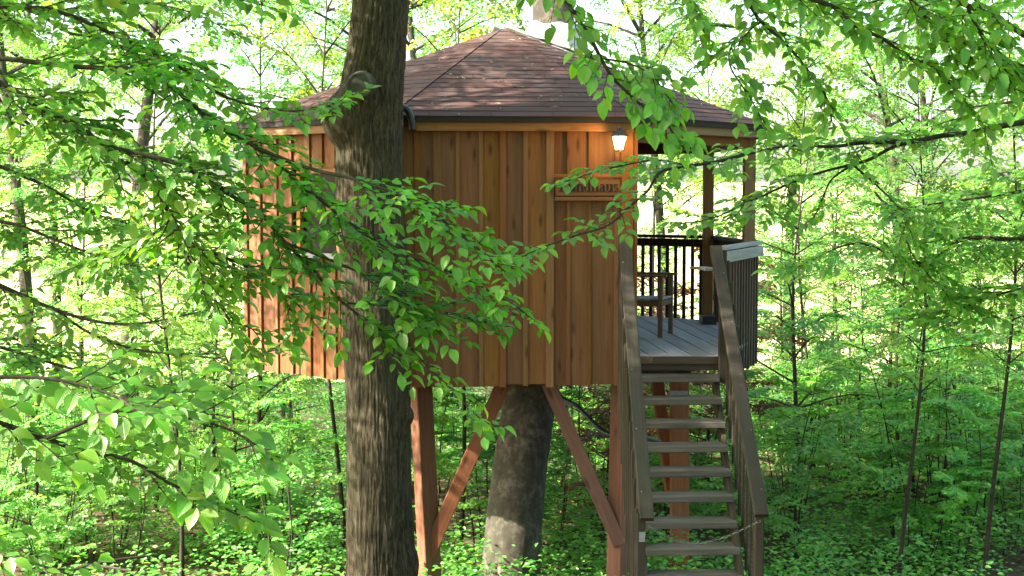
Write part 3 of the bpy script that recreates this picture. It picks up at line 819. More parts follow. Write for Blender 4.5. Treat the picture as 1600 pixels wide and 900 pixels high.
def tree_proto(seed, H, r0, crown_z0, crown_r, n_limb, sprays_per_limb, spray_len, leaf=1.0, lean=.05, stems=1, up=.25, loose=.35):
    """trunk mesh (MB), crown arrays; base at origin"""
    random.seed(seed); tr = MB(); cr = Crown()
    for st_ in range(stems):
        ang = random.uniform(0, 2 * PI); ln_ = lean * (1 if stems == 1 else 2.4)
        base = Vector((0, 0, -.25)) if stems == 1 else Vector((math.cos(ang) * .12, math.sin(ang) * .12, -.2))
        h = H * (1 if st_ == 0 else random.uniform(.65, .95))
        pts = []; n = 9
        for k in range(n):
            t = k / (n - 1)
            pts.append(base + Vector((math.cos(ang) * ln_ * h * t + .035 * h ** .5 * math.sin(t * 7 + seed), math.sin(ang) * ln_ * h * t + .035 * h ** .5 * math.cos(t * 6 + seed), (h + .25) * t)))
        sp_ = spline(pts, 2); N = len(sp_)
        tr.tube(sp_, [r0 * ((1 - .9 * i / (N - 1)) + .35 * max(0, 1 - i / 2)) for i in range(N)], 7 if r0 > .05 else 5)
        nl = n_limb // stems
        for k in range(nl):
            t = (k + random.random()) / nl
            z = crown_z0 + (h * .985 - crown_z0) * t
            i = min(N - 2, int(z / h * (N - 1))); p = sp_[i]
            a = k * 2.4 + random.uniform(-.5, .5)
            prof = math.sin(PI * (.18 + .80 * t)) ** .7
            L = crown_r * prof * random.uniform(.65, 1.1)
            d = Vector((math.cos(a), math.sin(a), random.uniform(.0, up) + .25 * t)).normalized()
            e = p + d * L - UP * (.10 * L)
            m_ = p.lerp(e, .5) + UP * (.08 * L)
            lp = spline([p, m_, e], 3)
            rr = max(.006, min(r0 * .38, .012 * L + .004)); tr.tube(lp, [rr * (1 - .8 * q / 6) for q in range(7)], 4, False)
            ns = max(2, int(sprays_per_limb * L / crown_r))
            for q in range(ns):
                u = .25 + .75 * (q + random.random() * .6) / ns; c = lp[min(6, int(u * 6))]
                yaw = math.atan2(d.y, d.x) + (random.uniform(.4, 1.2) * (1 if q % 2 else -1) if q < ns - 1 else 0)
                cr.spray(c + Vector((0, 0, random.uniform(-.06, .06))), yaw, random.uniform(-.15 - loose * .8, .05 + loose), random.uniform(-loose, loose), spray_len * random.uniform(.7, 1.15), leaf)
    return tr, cr
def finish(tr, cr, nm, leafmat, barkmat):
    a = bpy.data.meshes.new('trunk'); a.from_pydata([tuple(v) for v in tr.v + cr.tw.v], [], tr.f + [tuple(i + len(tr.v) for i in f) for f in cr.tw.f])
    a.materials.append(barkmat); a.polygons.foreach_set('use_smooth', [True] * len(a.polygons))
    return a, cr.mesh('crown', leafmat)
def plant(name, protos, loc, rz, s, label, cat, group, trunkname='trunk', crownname='crown', tilt=0):
    a, b = protos
    o_ = bpy.data.objects.new(name, None); o_.empty_display_size = .3
    mw = Matrix.Translation(loc) @ Matrix.Rotation(rz, 4, 'Z') @ Matrix.Rotation(tilt, 4, 'X') @ Matrix.Scale(s, 4)
    reg(o_, None, mw); tag(o_, label, cat, group)
    for me, nm in ((a, trunkname), (b, crownname)): reg(bpy.data.objects.new(nm, me), o_, mw)
    return o_

# prototypes
UND = [finish(*tree_proto(100 + k, 6.0 + k * .5, .05, .9, 1.9, 24, 6, .62, up=.4, loose=.5), 'u', M['leaf_bg'], M['stem']) for k in range(4)]
WARM = [finish(*tree_proto(200 + k, 6.5, .05, 1.6, 2.0, 24, 7, .6, up=.6, loose=.6), 'w', M['leaf_warm'], M['stem']) for k in range(2)]
SHR = [finish(*tree_proto(300 + k, 2.3 + .3 * k, .016, .6, 1.0, 17, 4, .42, stems=3, lean=.07), 's', M['leaf_bg'], M['stem']) for k in range(4)]
COP = [finish(*tree_proto(400, 3.4, .03, .5, 1.15, 26, 7, .45, .9, stems=2), 'c', M['leaf_copper'], M['stem'])]
TALL = [finish(*tree_proto(500 + k, 15, .16, 5.5, 4.2, 34, 15, .95, 1.2, up=.9, loose=.7), 't', M['leaf_warm'] if k == 1 else M['leaf_bg'], M['beech']) for k in range(3)]
DENSE = [finish(*tree_proto(550, 15, .16, 7.2, 4.0, 46, 19, 1.0, 1.35, up=.8, loose=.6), 't', M['leaf_bg'], M['beech'])]
THIN = [finish(*tree_proto(600 + k, 9, .036, 3.4, 1.7, 20, 6, .6, lean=.03, up=1.1, loose=.9), 'n', M['leaf_warm'] if k else M['leaf_bg'], M['stem']) for k in range(2)]
random.seed(11)

RANK = []
def ordinal(n):
    t = ('leftmost', 'second from the left', 'third from the left', 'fourth from the left', 'fifth from the left', 'sixth from the left', 'seventh from the left', 'eighth from the left',
         'ninth from the left', 'tenth from the left', 'eleventh from the left', 'twelfth from the left', 'thirteenth from the left', 'fourteenth from the left', 'fifteenth from the left')
    r = ('rightmost',) + tuple(x.replace('left', 'right') for x in t[1:])
    return t, r
def name_by_place():
    by = {}
    for o_, px, d in RANK: by.setdefault(o_['group'], []).append((px, d, o_))
    for g_, L in by.items():
        L.sort(key=lambda q: q[1]); h = (len(L) + 1) // 2
        for half, word in ((L[:h], 'nearer'), (L[h:], 'farther')):
            half.sort(key=lambda q: q[0]); t, r = ordinal(0)
            for i, (_, _, o_) in enumerate(half):
                w = t[i] if i < (len(half) + 1) // 2 else r[len(half) - 1 - i]
                o_['label'] = w + ' of the ' + word + ' ' + g_
def put(kind, protos, px, d, s=1.0, label='', cat='tree', group=None, name='tree', tilt=0, **kw):
    x = (px - 800) / F * d
    o_ = plant(name, protos[random.randrange(len(protos))], (x, d, gz(x, d)), random.uniform(0, 6.28), s, label, cat, group, tilt=tilt, **kw)
    if group: RANK.append((o_, px, d))
    return o_

# --- thicket right of the stairs
for k in range(27):
    d = random.uniform(20, 34); px = random.uniform(1215, 1700)
    put(0, UND, px, d, random.uniform(.6, .95), 'young leafy beech in the thicket right of the stairs', 'tree', 'young beeches in the thicket right of the stairs', 'beech_sapling')
for k in range(30):
    d = random.uniform(17.5, 25); px = random.uniform(1215, 1680)
    put(0, SHR, px, d, random.uniform(.7, 1.15), 'low leafy shrub on thin dark stems right of the stairs', 'shrub', 'low shrubs right of the stairs', 'shrub', trunkname='stem', crownname='foliage')
# --- behind and under the house
for k in range(9):
    d = random.uniform(23, 31); px = random.uniform(600, 1180)
    put(0, UND, px, d, random.uniform(.5, .75), 'young leafy beech standing behind the treehouse', 'tree', 'young beeches behind the treehouse', 'beech_sapling')
for k in range(26):
    d = random.uniform(18.2, 24); px = random.uniform(620, 1190)
    put(0, SHR, px, d, random.uniform(.6, 1.0), 'low leafy shrub seen under the raised treehouse floor', 'shrub', 'low shrubs under and behind the treehouse', 'shrub', trunkname='stem', crownname='foliage')
# --- left of the trunk
for k in range(17):
    d = random.uniform(18, 34); px = random.uniform(-90, 470)
    put(0, UND if k % 3 else WARM, px, d, random.uniform(.6, .9), 'young leafy beech in the wood left of the thick trunk', 'tree', 'young beeches left of the thick trunk', 'beech_sapling')
for k in range(24):
    d = random.uniform(16.5, 25); px = random.uniform(-80, 545)
    put(0, SHR, px, d, random.uniform(.5, .95), 'low leafy shrub on the forest floor left of the thick trunk', 'shrub', 'low shrubs left of the thick trunk', 'shrub', trunkname='stem', crownname='foliage')
# --- copper leaved shrubs behind the rear railing
for k, (px, d, s) in enumerate(((1075, 22, 1.15), (935, 20.5, .80), (1020, 23, 1.0))):
    put(0, COP, px, d, s, ('tall copper leaved shrub behind the terrace railing', 'copper leaved shrub hanging by the hose under the floor', 'copper leaved shrub beyond the armchair')[k], 'shrub', None, 'copper_shrub', trunkname='stem', crownname='foliage')
# --- taller trees beyond
for k in range(7):
    d = random.uniform(30, 37); px = random.choice((random.uniform(-120, 420), random.uniform(420, 1100), random.uniform(1150, 1720)))
    put(0, TALL, px, d, random.uniform(.75, 1.0), 'tall slim beech at the bright far edge of the wood', 'tree', 'tall beeches at the far edge of the wood', 'beech_tree')
for k in range(10):
    d = random.uniform(22, 34); px = random.uniform(-80, 1680)
    put(0, THIN, px, d, random.uniform(.7, 1.1), 'thin pole tree with a bare lower stem deep in the wood', 'tree', 'thin pole trees deep in the wood', 'pole_tree')
for px, d, s, lab in ((185, 25, .95, 'grey leaning trunk at the top left behind the leafy branches'), (40, 27, .9, 'grey trunk nearest the left edge deep in the wood'), (1428, 29, .8, 'sunlit trunk in the bright gap right of the terrace')):
    put(0, [TALL[0]], px, d, s, lab, 'tree', None, 'beech_tree', tilt=.06)
# --- single stems one can tell apart
for px, d, s, lab in ((268, 16.6, .8, 'thin dark sapling stem standing alone left of the thick trunk'), (525, 19.5, .95, 'thin dark sapling just left of the thick trunk'),
                      (712, 18.6, .9, 'thin dark sapling between the left post and its brace'), (1420, 16.0, .75, 'dark sapling among the shrubs right of the stairs'),
                      (1560, 16.3, .85, 'slender dark sapling at the right edge of the thicket')):
    put(0, THIN, px, d, s, lab, 'tree', None, 'sapling')

name_by_place()
# --- unseen trees added beside and behind the camera so their crowns shade the house
around = [(-7.0, 8.5, .8), (-9.4, 8.0, .85), (-4.6, 2.0, .8), (-11, 4, .85), (6.8, 10.0, .8), (10.5, 13.0, .85), (4.5, -2.0, .8), (-1.5, -6, .9),
          (-3.5, -4, .95), (2.0, -8, 1.0), (-8, -3, .95), (8, 3, .9), (11, 8, 1.0), (-6, -10, 1.05), (6, -12, 1.05), (0, -14, 1.1), (-13, -6, 1.05),
          (12, -4, 1.05), (-12.5, 6.0, .95), (15, 12, 1.0), (-3, -19, 1.15), (9, -19, 1.15), (-11, -17, 1.15), (15, 2, 1.1), (-16, 2, 1.1), (1.2, -2.5, .8),
          (-4.5, 10.4, .9), (4.9, 11.6, .9), (3.1, 4.2, .85), (-3.4, 5.8, .85), (.4, .6, .9), (-5.9, 12.6, .85)]
shaders = (0, 1, 2, 26, 29, 30, 31)          # the close ones whose dense crowns keep the sun off the house
for k, (x, y, s) in enumerate(around):
    plant('beech_tree', DENSE[0] if k in shaders else TALL[(0, 2)[k % 2]], (x, y, gz(x, y)), k * 1.7, s, 'tall unseen beech added beside the clearing to shade the house', 'tree', 'unseen beeches added to shade the house')

# ------------------------------------------------------------------ thick trunk in front of the house
def big_trunk(name, path, radii, mat, parent, rough, n_ang=150, n_len=320, bumps=(), freq=(10, 1.25)):
    sp_ = spline(path, n_len // (len(path) - 1)); N = len(sp_)
    rs = np.interp(np.linspace(0, 1, N), np.linspace(0, 1, len(radii)), radii)
    V = []
    for i, p in enumerate(sp_):
        for j in range(n_ang):
            a = 2 * PI * j / n_ang; dx, dy = math.cos(a), math.sin(a); r = rs[i]
            r *= 1 + .035 * noise.noise(Vector((dx * 1.2, dy * 1.2, p.z * .5)))
            q = Vector((dx * r * freq[0] * 3.2, dy * r * freq[0] * 3.2, p.z * freq[1] * 2.2))
            w = noise.noise(q * .5 + Vector((7, 3, 1))) * .9
            h = abs(noise.noise(q + Vector((w, w, w * .6)))) ; h2 = abs(noise.noise(q * 2.1 + Vector((3, 9, w))))
            r += rough * (min(h * 2.3, 1) * .75 + min(h2 * 2, 1) * .35 - .5)
            pp = Vector((p.x + dx * r, p.y + dy * r, p.z))
            for (bc, br, bh) in bumps:
                dist = (pp - bc).length
                if dist < br: pp += (pp - Vector((p.x, p.y, bc.z))).normalized() * bh * (1 - (dist / br) ** 2) ** 2
            V.append(pp)
    k = np.arange(N - 1)[:, None] * n_ang; j = np.arange(n_ang)[None]; j2 = (j + 1) % n_ang
    Fq = np.stack([k + j, k + j2, k + n_ang + j2, k + n_ang + j], -1).reshape(-1, 4)
    base = WM[parent.name].translation
    me = np_mesh(name, np.array([tuple(v - base) for v in V]), Fq, mat)
    me.polygons.foreach_set('use_smooth', [True] * len(me.polygons))
    return reg(bpy.data.objects.new(name, me), parent, Matrix.Translation(base))
TY = 14.22
oak = thing('oak_tree', P(596, 980, TY), 'thick rough barked trunk standing before the treehouse with a sawn limb scar', 'tree')
oak.location.z = oak.location.z
path = [P(596, 985, TY), P(595, 900, TY), P(593, 760, TY), P(591, 620, TY), P(586, 480, TY), P(580, 340, TY), P(577, 230, TY), P(581, 150, TY), P(589, 80, TY), P(596, 0, TY), P(602, -120, TY), P(610, -420, TY + .2)]
rad = [x / F * TY for x in (62, 54, 50, 50, 51, 52, 52, 50, 45, 43, 41, 38)]
kn = P(566, 140, TY - .28)
bumps = [(P(530, 184, TY - .16), .32, .15), (P(560, 150, TY - .26), .24, .06), (P(642, 650, TY - .1), .12, .05), (P(650, 880, TY), .2, .04)]
big_trunk('trunk', path, rad, M['bark'], oak, .018, 240, 460, bumps=bumps)
# sawn limb scar: a disc with a raised callus lip
nrm_ = Vector((-.15, -.98, .12)).normalized(); u_ = nrm_.cross(UP).normalized(); w_ = u_.cross(nrm_)
kc = P(563, 133, TY - .355)
mb = MB(); rings = [(0, .012), (.05, .012), (.085, .010), (.098, .004), (.11, .016), (.128, .014), (.15, -.03)]
for r_, h in rings:
    for j in range(20):
        a = 2 * PI * j / 20; mb.v.append(kc + (u_ * math.cos(a) + w_ * math.sin(a) * .92) * (r_ * (1 + .06 * noise.noise(Vector((math.cos(a), math.sin(a), 1))))) + nrm_ * (h + .004 * random.random()))
for k in range(len(rings) - 1):
    for j in range(20): mb.f.append((k * 20 + j, k * 20 + (j + 1) % 20, (k + 1) * 20 + (j + 1) % 20, (k + 1) * 20 + j))
mb.build('limb_scar', M['cut'], oak, True)
st_ = MB(); a0 = P(530, 178, TY - .15); st_.tube([P(545, 186, TY - .1), P(520, 178, TY - .22), P(508, 172, TY - .27), P(506, 171, TY - .275)], [.13, .10, .075, .06], 12)
st_.build('limb_stub', M['bark'], oak, True)
def overhead(th, base, seed, cz0, H, cr_, n, nsp):
    tr, cr = tree_proto(seed, H, .2, cz0, cr_, n, nsp, .95, 1.25)
    me = cr.mesh('crown', M['leaf_bg']); mw = Matrix.Translation(base)
    reg(bpy.data.objects.new('crown', me), th, mw)
    t2 = bpy.data.meshes.new('limbs'); t2.from_pydata([tuple(v) for v in tr.v], [], tr.f); t2.materials.append(M['beech'])
    reg(bpy.data.objects.new('limb', t2), th, mw)
overhead(oak, Vector((P(610, -420, TY).x, TY + .2, 3.4)), 701, 3.6, 9.5, 3.4, 22, 11)

# ------------------------------------------------------------------ smooth beech growing through the house
bt = thing('beech_tree', Vector((-.05, 16.55, G)), 'smooth leaning beech trunk that passes up through the treehouse roof', 'tree')
path = [Vector((-.03, 16.5, G - .3)), P(799, 880, 16.6), P(809, 760, 16.75), P(829, 605, 17.05), Vector((.30, 17.4, -.6)), Vector((.39, 17.75, .9)), P(864, 60, 18.2), P(864, 0, 18.4), P(868, -150, 18.8)]
rad = [.40, .325, .305, .30, .29, .275, .25, .245, .235]
big_trunk('trunk', path, rad, M['beech'], bt, .006, 72, 160)
overhead(bt, P(868, -150, 18.8), 702, 4.5, 9.5, 3.0, 18, 9)
# crumpled white sheet collar round the trunk above the roof
mb = MB(); cA = P(862, 90, 18.05); n = 40
for k, (z, r_) in enumerate(((-.30, .62), (-.16, .50), (-.04, .44), (.08, .37), (.2, .33), (.34, .305), (.40, .29))):
    c = cA + Vector((.0 + z * .06, z * .22, z))
    for j in range(n):
        a = 2 * PI * j / n; wv = .16 * noise.noise(Vector((math.cos(a) * 2.4, math.sin(a) * 2.4, z * 3.5))) + .10 * noise.noise(Vector((a * 4, z * 6, 2)))
        mb.v.append(c + Vector((math.cos(a), math.sin(a), 0)) * r_ * (1 + wv) + UP * .05 * noise.noise(Vector((a * 2.5, z * 4, 7))))
for k in range(6):
    for j in range(n): mb.f.append((k * n + j, k * n + (j + 1) % n, (k + 1) * n + (j + 1) % n, (k + 1) * n + j))
tag(mb.build('collar_sheet', M['sheet'], None, True), 'crumpled white sheet wrapped round the beech trunk at the roof top', 'sheet')

# ------------------------------------------------------------------ stump and fallen branches
sx, sy = (420 - 800) / F * 16.6, 16.6
mb = MB(); zs = gz(sx, sy)
mb.tube([Vector((sx, sy, zs - .1)), Vector((sx, sy, zs + .06)), Vector((sx + .02, sy, zs + .3)), Vector((sx + .02, sy, zs + .31))], [.17, .12, .10, .07], 12)
tag(mb.build('stump', M['stem'], None), 'short dark tree stump among ground plants left of the thick trunk', 'stump')
for k, (a, b, r_) in enumerate(((P(105, 893, 15.6), P(226, 869, 16.2), .03), (P(118, 884, 15.7), P(205, 892, 15.4), .022), (P(60, 896, 15.3), P(150, 886, 15.9), .02))):
    mb = MB(); pts = spline([a, a.lerp(b, .5) + UP * .02, b], 5); mb.tube(pts, [r_ * (1 - .5 * i / (len(pts) - 1)) for i in range(len(pts))], 6)
    tag(mb.build('fallen_branch', M['twig'], None), ('longest fallen branch lying slanted at the lower left', 'short crooked fallen branch under the longest one', 'thin fallen branch nearest the left edge')[k], 'branch')

# ------------------------------------------------------------------ ground plants and litter (nobody could count them)
def scatter_ground():
    n = 8500
    d = 14.5 + 22 * rng.random(n) ** 1.3; x = (rng.uniform(-120, 1720, n) - 800) / F * d
    P_, D_, N_, S_ = [], [], [], []
    for i in range(n):
        z0 = gz(x[i], d[i])
        if noise.noise(Vector((x[i] * .5, d[i] * .5, 9))) < -.06: continue
        h = rng.uniform(.15, .85)
        for q in range(16):
            a = rng.uniform(0, 6.28); t = rng.uniform(.3, 1); rr = .18 * rng.random()
            P_.append((x[i] + math.cos(a) * rr, d[i] + math.sin(a) * rr, z0 + h * t)); D_.append((math.cos(a), math.sin(a), rng.uniform(-.4, .4)))
            N_.append((rng.normal(0, .35), rng.normal(0, .35) - .2, 1)); S_.append(rng.uniform(.045, .09))
    return leaf_mesh('ground_plants', np.array(P_), np.array(D_), np.array(N_), np.array(S_), M['leaf_ground'])
o = bpy.data.objects.new('ground_plants', scatter_ground()); reg(o, None, Matrix.Identity(4))
tag(o, 'green ground plants covering the forest floor', 'plants', None, 'stuff')
n = 16000; d = 13.0 + 12 * rng.random(n); x = (rng.uniform(-80, 1680, n) - 800) / F * d
z = np.array([gz(a, b) for a, b in zip(x, d)]) + rng.uniform(.0, .03, n); a = rng.uniform(0, 6.28, n)
o = bpy.data.objects.new('leaf_litter', leaf_mesh('leaf_litter', np.stack([x, d, z], 1), np.stack([np.cos(a), np.sin(a), rng.uniform(-.2, .3, n)], 1), np.stack([rng.normal(0, .4, n), rng.normal(0, .4, n), np.ones(n)], 1), rng.uniform(.05, .09, n), M['litter']))
reg(o, None, Matrix.Identity(4)); tag(o, 'brown dead leaves lying on the forest floor', 'leaves', None, 'stuff')

# ================================================================== FOREGROUND BRANCHES
def branch(label, limbs, nvec=(0, -.27, .96), twig=.30, step=.085, leaf=.050, first=.0, max_leaf=300, droop=.05, seed=1, dens=1.0, kinds=None):
    """a leafy beech branch: limbs = list of (points, r0, r1); twigs and alternate leaves grow in the plane of nvec"""
    rd = random.Random(seed)
    th = thing('beech_branch', limbs[0][0][0], label, 'branch')
    limb = MB(); tw = MB(); leaves = []
    N0 = Vector(nvec).normalized()
    def put_leaves(pts, L, sp=.022):
        acc = 0; s = rd.choice((-1, 1)); total = sum((b - a).length for a, b in zip(pts[:-1], pts[1:])); done = 0
        nxt = sp * .7
        for a, b in zip(pts[:-1], pts[1:]):
            seg = (b - a).length; dr = (b - a) / max(seg, 1e-6)
            while nxt < done + seg:
                p = a + dr * (nxt - done); n_ = (N0 + Vector((rd.gauss(0, .23), rd.gauss(0, .23), rd.gauss(0, .2)))).normalized()
                sd = n_.cross(dr).normalized() * s; ang = rd.uniform(.6, 1.15)
                ld_ = (dr * math.cos(ang) + sd * math.sin(ang) - UP * rd.uniform(0, droop * 1.6)).normalized()
                leaves.append((p, ld_, n_, leaf * rd.choice((rd.uniform(.55, .8), rd.uniform(.8, 1.25), rd.uniform(.8, 1.25))) * (.8 + .2 * nxt / max(total, .01)))); s = -s
                nxt += sp * rd.uniform(.75, 1.25) / dens
            done += seg
        dr = (pts[-1] - pts[-2]).normalized()
        leaves.append((pts[-1], (dr - UP * .15).normalized(), (N0 + Vector((rd.gauss(0, .2), rd.gauss(0, .2), 0))).normalized(), leaf * rd.uniform(.9, 1.2)))
    def twig_at(p, dr, s, L, lvl):
        n_ = (N0 + Vector((rd.gauss(0, .22), rd.gauss(0, .22), rd.gauss(0, .15)))).normalized()
        sd = n_.cross(dr).normalized() * s; ang = rd.uniform(.55, 1.0)
        d0 = (dr * math.cos(ang) + sd * math.sin(ang)).normalized(); pts = [p]; d_ = d0
        k = 5
        for i in range(k):
            d_ = (d_ - UP * droop * .16 + Vector((rd.gauss(0, .07), rd.gauss(0, .07), rd.gauss(0, .07)))).normalized(); pts.append(pts[-1] + d_ * L / k)
        r_ = .0022 + .006 * L
        tw.tube(pts, [r_ * (1 - .7 * i / k) for i in range(k + 1)], 4, False)
        put_leaves(pts, L)
        if lvl < 1 and L > .2:
            for i in (1, 2, 3):
                if rd.random() < .8: twig_at(pts[i], (pts[i + 1] - pts[i]).normalized(), 1 if i % 2 else -1, L * rd.uniform(.35, .6), lvl + 1)
    for pts, r0, r1 in limbs:
        sp_ = spline([Vector(p) for p in pts], 6); n_ = len(sp_)
        limb.tube(sp_, [r0 + (r1 - r0) * (i / (n_ - 1)) for i in range(n_)], 7, True)
        tot = sum((b - a).length for a, b in zip(sp_[:-1], sp_[1:])); s = 1; done = 0; nxt = first * tot + step * .5
        for a, b in zip(sp_[:-1], sp_[1:]):
            seg = (b - a).length; dr = (b - a).normalized()
            while nxt < done + seg:
                u = nxt / tot; L = twig * rd.uniform(.5, 1.15) * (1.05 - .55 * u)
                twig_at(a + dr * (nxt - done), dr, s, L, 0); s = -s; nxt += step * .62 * rd.uniform(.6, 1.4)
            done += seg
        if r1 < .006: put_leaves(sp_[-8:], .2)
    limb.build('limb', M['stem'], th, True); tw.build('twigs', M['twig'], th, True)['kind'] = 'stuff'
    info = []
    for L in leaves:
        x_, y_, d_ = pix(L[0] + L[1] * L[3] * .5); inside = -15 < x_ < 1615 and -15 < y_ < 915
        info.append((L[3] / d_ if inside else -1, L))
    info.sort(key=lambda q: -q[0])
    ind = [q for q in info[:max_leaf] if q[0] > 0]; rest_ = info[len(ind):]
    for _, (p, d_, n_, s) in ind:
        y = n_.cross(d_).normalized(); z_ = d_.cross(y)
        m = Matrix.Identity(4)
        for i in range(3): m[i][0], m[i][1], m[i][2], m[i][3] = d_[i] * s, y[i] * s * 1.0, z_[i] * s, p[i]
        reg(bpy.data.objects.new('leaf', (kinds or FINE)[rd.randrange(9)]), th, m)
    if rest_:
        base = np.array(th.location)
        me = leaf_mesh('leaves', np.array([tuple(q[1][0]) for q in rest_]) - base, np.array([tuple(q[1][1]) for q in rest_]), np.array([tuple(q[1][2]) for q in rest_]), np.array([q[1][3] for q in rest_]), M['leaves'])
        o_ = reg(bpy.data.objects.new('leaves', me), th, Matrix.Translation(th.location)); o_['kind'] = 'stuff'
    STATS.append((label[:40], len(leaves), len(ind)))
    return th
STATS = []
def Q(d0, d1, *pp):
    n_ = len(pp); return [P(x_, y_, d0 + (d1 - d0) * i / (n_ - 1)) for i, (x_, y_) in enumerate(pp)]

TA = Vector((-2.55, 5.1, 0))         # young beech outside the left edge, its branches reach into view
TB = Vector((3.55, 7.6, 0))          # and one outside the right edge
branch('thick dark beech branch sloping from the left edge across the left wall to the trunk',
       [([Vector((-2.5, 5.1, .62))] + Q(5.0, 5.2, (-60, 108), (0, 131), (67, 169), (124, 200), (164, 227), (213, 240), (275, 255), (320, 280), (364, 307), (406, 334), (447, 380), (488, 421), (529, 467), (590, 513), (645, 548)), .014, .003),
        (Q(5.05, 5.3, (447, 380), (500, 400), (570, 430), (640, 470), (700, 490), (760, 500)), .005, .002)],
       first=.30, twig=.36, step=.046, seed=3, leaf=.051)
branch('thin beech shoot hanging past the wall bottom at the top of the left brace',
       [(Q(5.2, 5.1, (645, 548), (680, 585), (710, 610), (740, 645), (772, 668)), .003, .0018)], twig=.13, step=.08, seed=4, leaf=.055)
branch('long beech branch drooping from the upper left over the thick trunk to the front wall',
       [([Vector((-2.5, 5.2, .9))] + Q(5.2, 5.2, (-60, 88), (0, 91), (115, 104), (240, 111), (271, 138), (307, 169), (338, 196), (400, 231), (477, 293), (534, 339), (600, 385), (680, 415), (760, 452), (818, 486)), .0105, .0025),
        (Q(5.2, 5.0, (400, 231), (480, 262), (560, 282), (640, 312), (700, 350), (750, 392), (790, 425)), .007, .0025)],
       first=.34, twig=.32, step=.044, seed=5, leaf=.051)
branch('short leafy beech branch touching the left eave beside the burl of the trunk',
       [([Vector((-2.5, 5.3, 1.2))] + Q(5.6, 5.3, (-60, -10), (80, 15), (190, 60), (280, 105), (350, 150), (420, 170), (480, 172), (530, 160)), .010, .0025)],
       first=.3, twig=.3, step=.055, seed=8)
branch('hanging inner shoot of the left branch falling past the window',
       [(Q(5.05, 5.3, (196, 253), (231, 280), (253, 311), (267, 347), (280, 378), (310, 430), (345, 480), (380, 530)), .008, .0025),
        (Q(5.3, 5.6, (267, 347), (230, 370), (190, 390), (150, 400)), .006, .002), (Q(5.2, 5.4, (280, 378), (330, 395), (390, 420), (440, 460), (470, 520)), .006, .002)],
       first=.05, twig=.36, step=.055, seed=9)
branch('mid left beech branch with yellowish leaves level with the window',
       [([Vector((-2.6, 5.6, -.1))] + Q(6.3, 6.0, (-60, 425), (0, 446), (87, 484), (162, 504), (231, 504), (329, 484)), .013, .003),
        (Q(6.2, 6.0, (87, 484), (140, 520), (210, 545), (290, 555), (370, 560), (440, 545)), .006, .002)],
       first=.15, twig=.34, step=.12, kinds=GOLD, seed=12, leaf=.053)
branch('low dark beech branch of large leaves sweeping in from the left edge',
       [([Vector((-2.4, 4.4, -.5))] + Q(4.3, 4.5, (-60, 640), (0, 661), (73, 685), (122, 703), (189, 715), (227, 731), (259, 752), (301, 771), (350, 794), (413, 822)), .010, .0025),
        (Q(4.3, 4.3, (73, 685), (160, 650), (240, 640), (280, 650), (350, 668), (395, 692), (427, 720)), .006, .002),
        (Q(4.3, 4.2, (-40, 590), (60, 590), (140, 605), (210, 630), (280, 640)), .007, .002)],
       first=.10, twig=.26, step=.08, seed=14, leaf=.066, nvec=(0, -.4, .9))
branch('beech twig with dark leaves filling the bottom left corner',
       [([Vector((-2.2, 4.0, -1.2))] + Q(4.0, 4.1, (-60, 850), (0, 868), (50, 880), (100, 895), (140, 915)), .006, .002)],
       twig=.22, step=.08, seed=15, leaf=.058, nvec=(0, -.4, .9))
branch('upper left leafy beech branch against the bright sky',
       [([Vector((-3.2, 7.5, 1.2))] + Q(7.6, 7.2, (-60, 0), (0, 5), (60, 22), (105, 50), (150, 60), (230, 90), (300, 100)), .013, .003),
        (Q(7.4, 7.2, (60, 22), (140, 10), (220, 5), (300, 20), (380, 60)), .008, .002)],
       twig=.36, step=.14, seed=17, leaf=.053)
branch('left edge beech branch filling the space under the thick dark branch',
       [([Vector((-3.4, 8.0, .2))] + Q(8.0, 7.6, (-60, 235), (0, 260), (70, 290), (140, 330), (200, 350)), .016, .003),
        (Q(8.0, 7.5, (-60, 340), (20, 350), (100, 380), (180, 410), (250, 420)), .012, .002)],
       twig=.44, step=.13, seed=18, leaf=.053)
branch('leafy beech shoot along the left edge below the window level',
       [([Vector((-3.4, 8.2, -.7))] + Q(8.0, 7.6, (-60, 530), (10, 545), (90, 570), (170, 590), (260, 610)), .014, .003)],
       twig=.44, step=.11, seed=19, leaf=.053)
# right side
branch('beech branch hanging from the top edge over the right part of the roof',
       [([Vector((.4, 5.6, 1.05))] + Q(5.5, 5.5, (872, -50), (897, 20), (920, 54), (939, 91), (957, 121), (980, 144), (1002, 164), (1032, 181), (1050, 205), (1070, 240)), .009, .003),
        (Q(5.5, 5.4, (939, 91), (985, 100), (1020, 120), (1050, 160)), .004, .002)],
       first=.15, twig=.19, step=.045, seed=21, leaf=.062, nvec=(0, -.6, .75), droop=.35)
branch('slender beech spray hanging before the name sign and lantern',
       [(Q(6.6, 5.5, (1162, 242), (1117, 253), (1060, 262), (1030, 270), (1012, 298), (985, 322), (950, 352), (900, 368), (850, 386), (802, 408)), .008, .002)],
       first=.02, twig=.17, step=.085, seed=22, leaf=.055, nvec=(0, -.3, .95))
branch('thin beech shoot below the lantern covering the first letters of the sign',
       [(Q(6.1, 5.8, (1075, 259), (1030, 250), (985, 256), (940, 266), (905, 277), (868, 288)), .004, .0018)], twig=.085, step=.06, seed=31, leaf=.05)
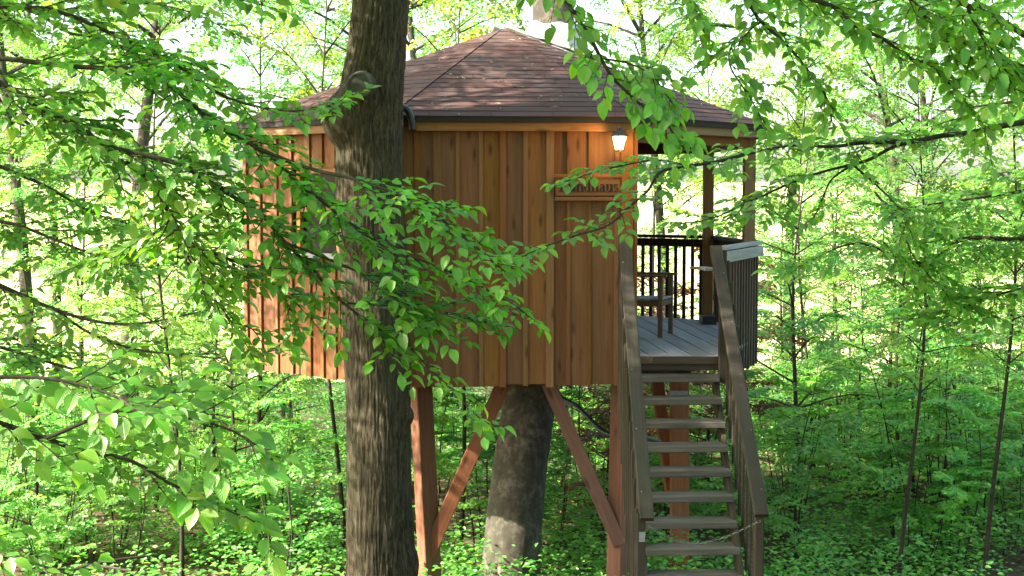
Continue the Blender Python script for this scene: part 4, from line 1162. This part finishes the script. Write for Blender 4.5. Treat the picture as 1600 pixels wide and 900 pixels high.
branch('forked dark beech branch reaching in from the right edge before the terrace',
       [([Vector((3.5, 7.6, .45))] + Q(7.6, 6.6, (1640, 185), (1521, 206), (1472, 212), (1427, 220), (1347, 223), (1302, 229), (1234, 227), (1162, 242), (1117, 253)), .017, .004),
        (Q(7.2, 6.9, (1427, 221), (1397, 229), (1359, 249), (1332, 257), (1280, 270), (1227, 290), (1166, 318), (1110, 342), (1060, 350)), .010, .0025),
        (Q(7.1, 7.2, (1332, 257), (1300, 280), (1285, 310), (1270, 345)), .006, .002), (Q(7.1, 7.0, (1332, 257), (1370, 290), (1400, 320), (1420, 350)), .006, .002)],
       first=.42, twig=.32, step=.08, seed=23, leaf=.051)
branch('dark leafy beech branch hanging into the top right of the view',
       [([Vector((2.2, 5.4, 1.3))] + Q(5.6, 5.6, (1240, -60), (1310, 15), (1340, 42), (1378, 60), (1423, 91), (1453, 102), (1500, 150), (1540, 200)), .011, .003),
        (Q(5.6, 5.5, (1500, -30), (1520, 30), (1560, 90), (1590, 150)), .008, .002), (Q(5.6, 5.6, (1400, -40), (1440, 20), (1490, 60), (1540, 80), (1620, 110)), .008, .002)],
       twig=.28, step=.05, seed=24, leaf=.056, nvec=(0, -.36, .93), droop=.14)
branch('beech branch hanging from the top edge right of the roof',
       [([Vector((1.4, 5.6, 1.2))] + Q(5.7, 5.6, (1120, -60), (1166, 0), (1189, 34), (1227, 68), (1262, 110), (1290, 150), (1300, 190)), .009, .003),
        (Q(5.7, 5.7, (1060, -40), (1080, 10), (1100, 50)), .006, .002), (Q(5.7, 5.6, (1189, 34), (1150, 60), (1140, 100), (1170, 150), (1200, 200)), .005, .002)],
       twig=.24, step=.05, seed=25, leaf=.054, nvec=(0, -.36, .93), droop=.14)
branch('mid right beech branch of layered small leaves above the thicket',
       [([Vector((4.0, 9.6, .4))] + Q(9.4, 9.2, (1660, 350), (1600, 373), (1507, 373), (1453, 410), (1400, 400), (1340, 380), (1280, 400), (1230, 430)), .02, .003),
        (Q(9.3, 9.0, (1367, 300), (1407, 353), (1427, 400), (1460, 440), (1500, 480)), .008, .002)],
       twig=.5, step=.10, seed=26, leaf=.062)
branch('right edge beech branch drooping over the shrubs',
       [([Vector((3.9, 9.0, 0))] + Q(9.2, 8.8, (1660, 290), (1590, 300), (1520, 310), (1450, 320), (1390, 330)), .016, .003),
        (Q(9.2, 9.0, (1660, 440), (1600, 450), (1530, 470), (1470, 500)), .012, .002)],
       twig=.5, step=.11, seed=27, leaf=.062)
# the young trees these branches grow from, just outside the frame
for base, ht, lab, sd in ((TA, 9, 'young beech just outside the left edge carrying the left branches', 801), (TB, 10, 'young beech just outside the right edge carrying the right branches', 802)):
    x_, y_ = base.x, base.y; g0 = gz(x_, y_)
    tr, cr = tree_proto(sd, ht, .10, 4.2, 2.6, 24, 10, .7, 1.0, lean=.01)
    plant('beech_tree', finish(tr, cr, 'x', M['leaf_bg'], M['beech']), (x_, y_, g0), 0, 1, lab, 'tree', None)
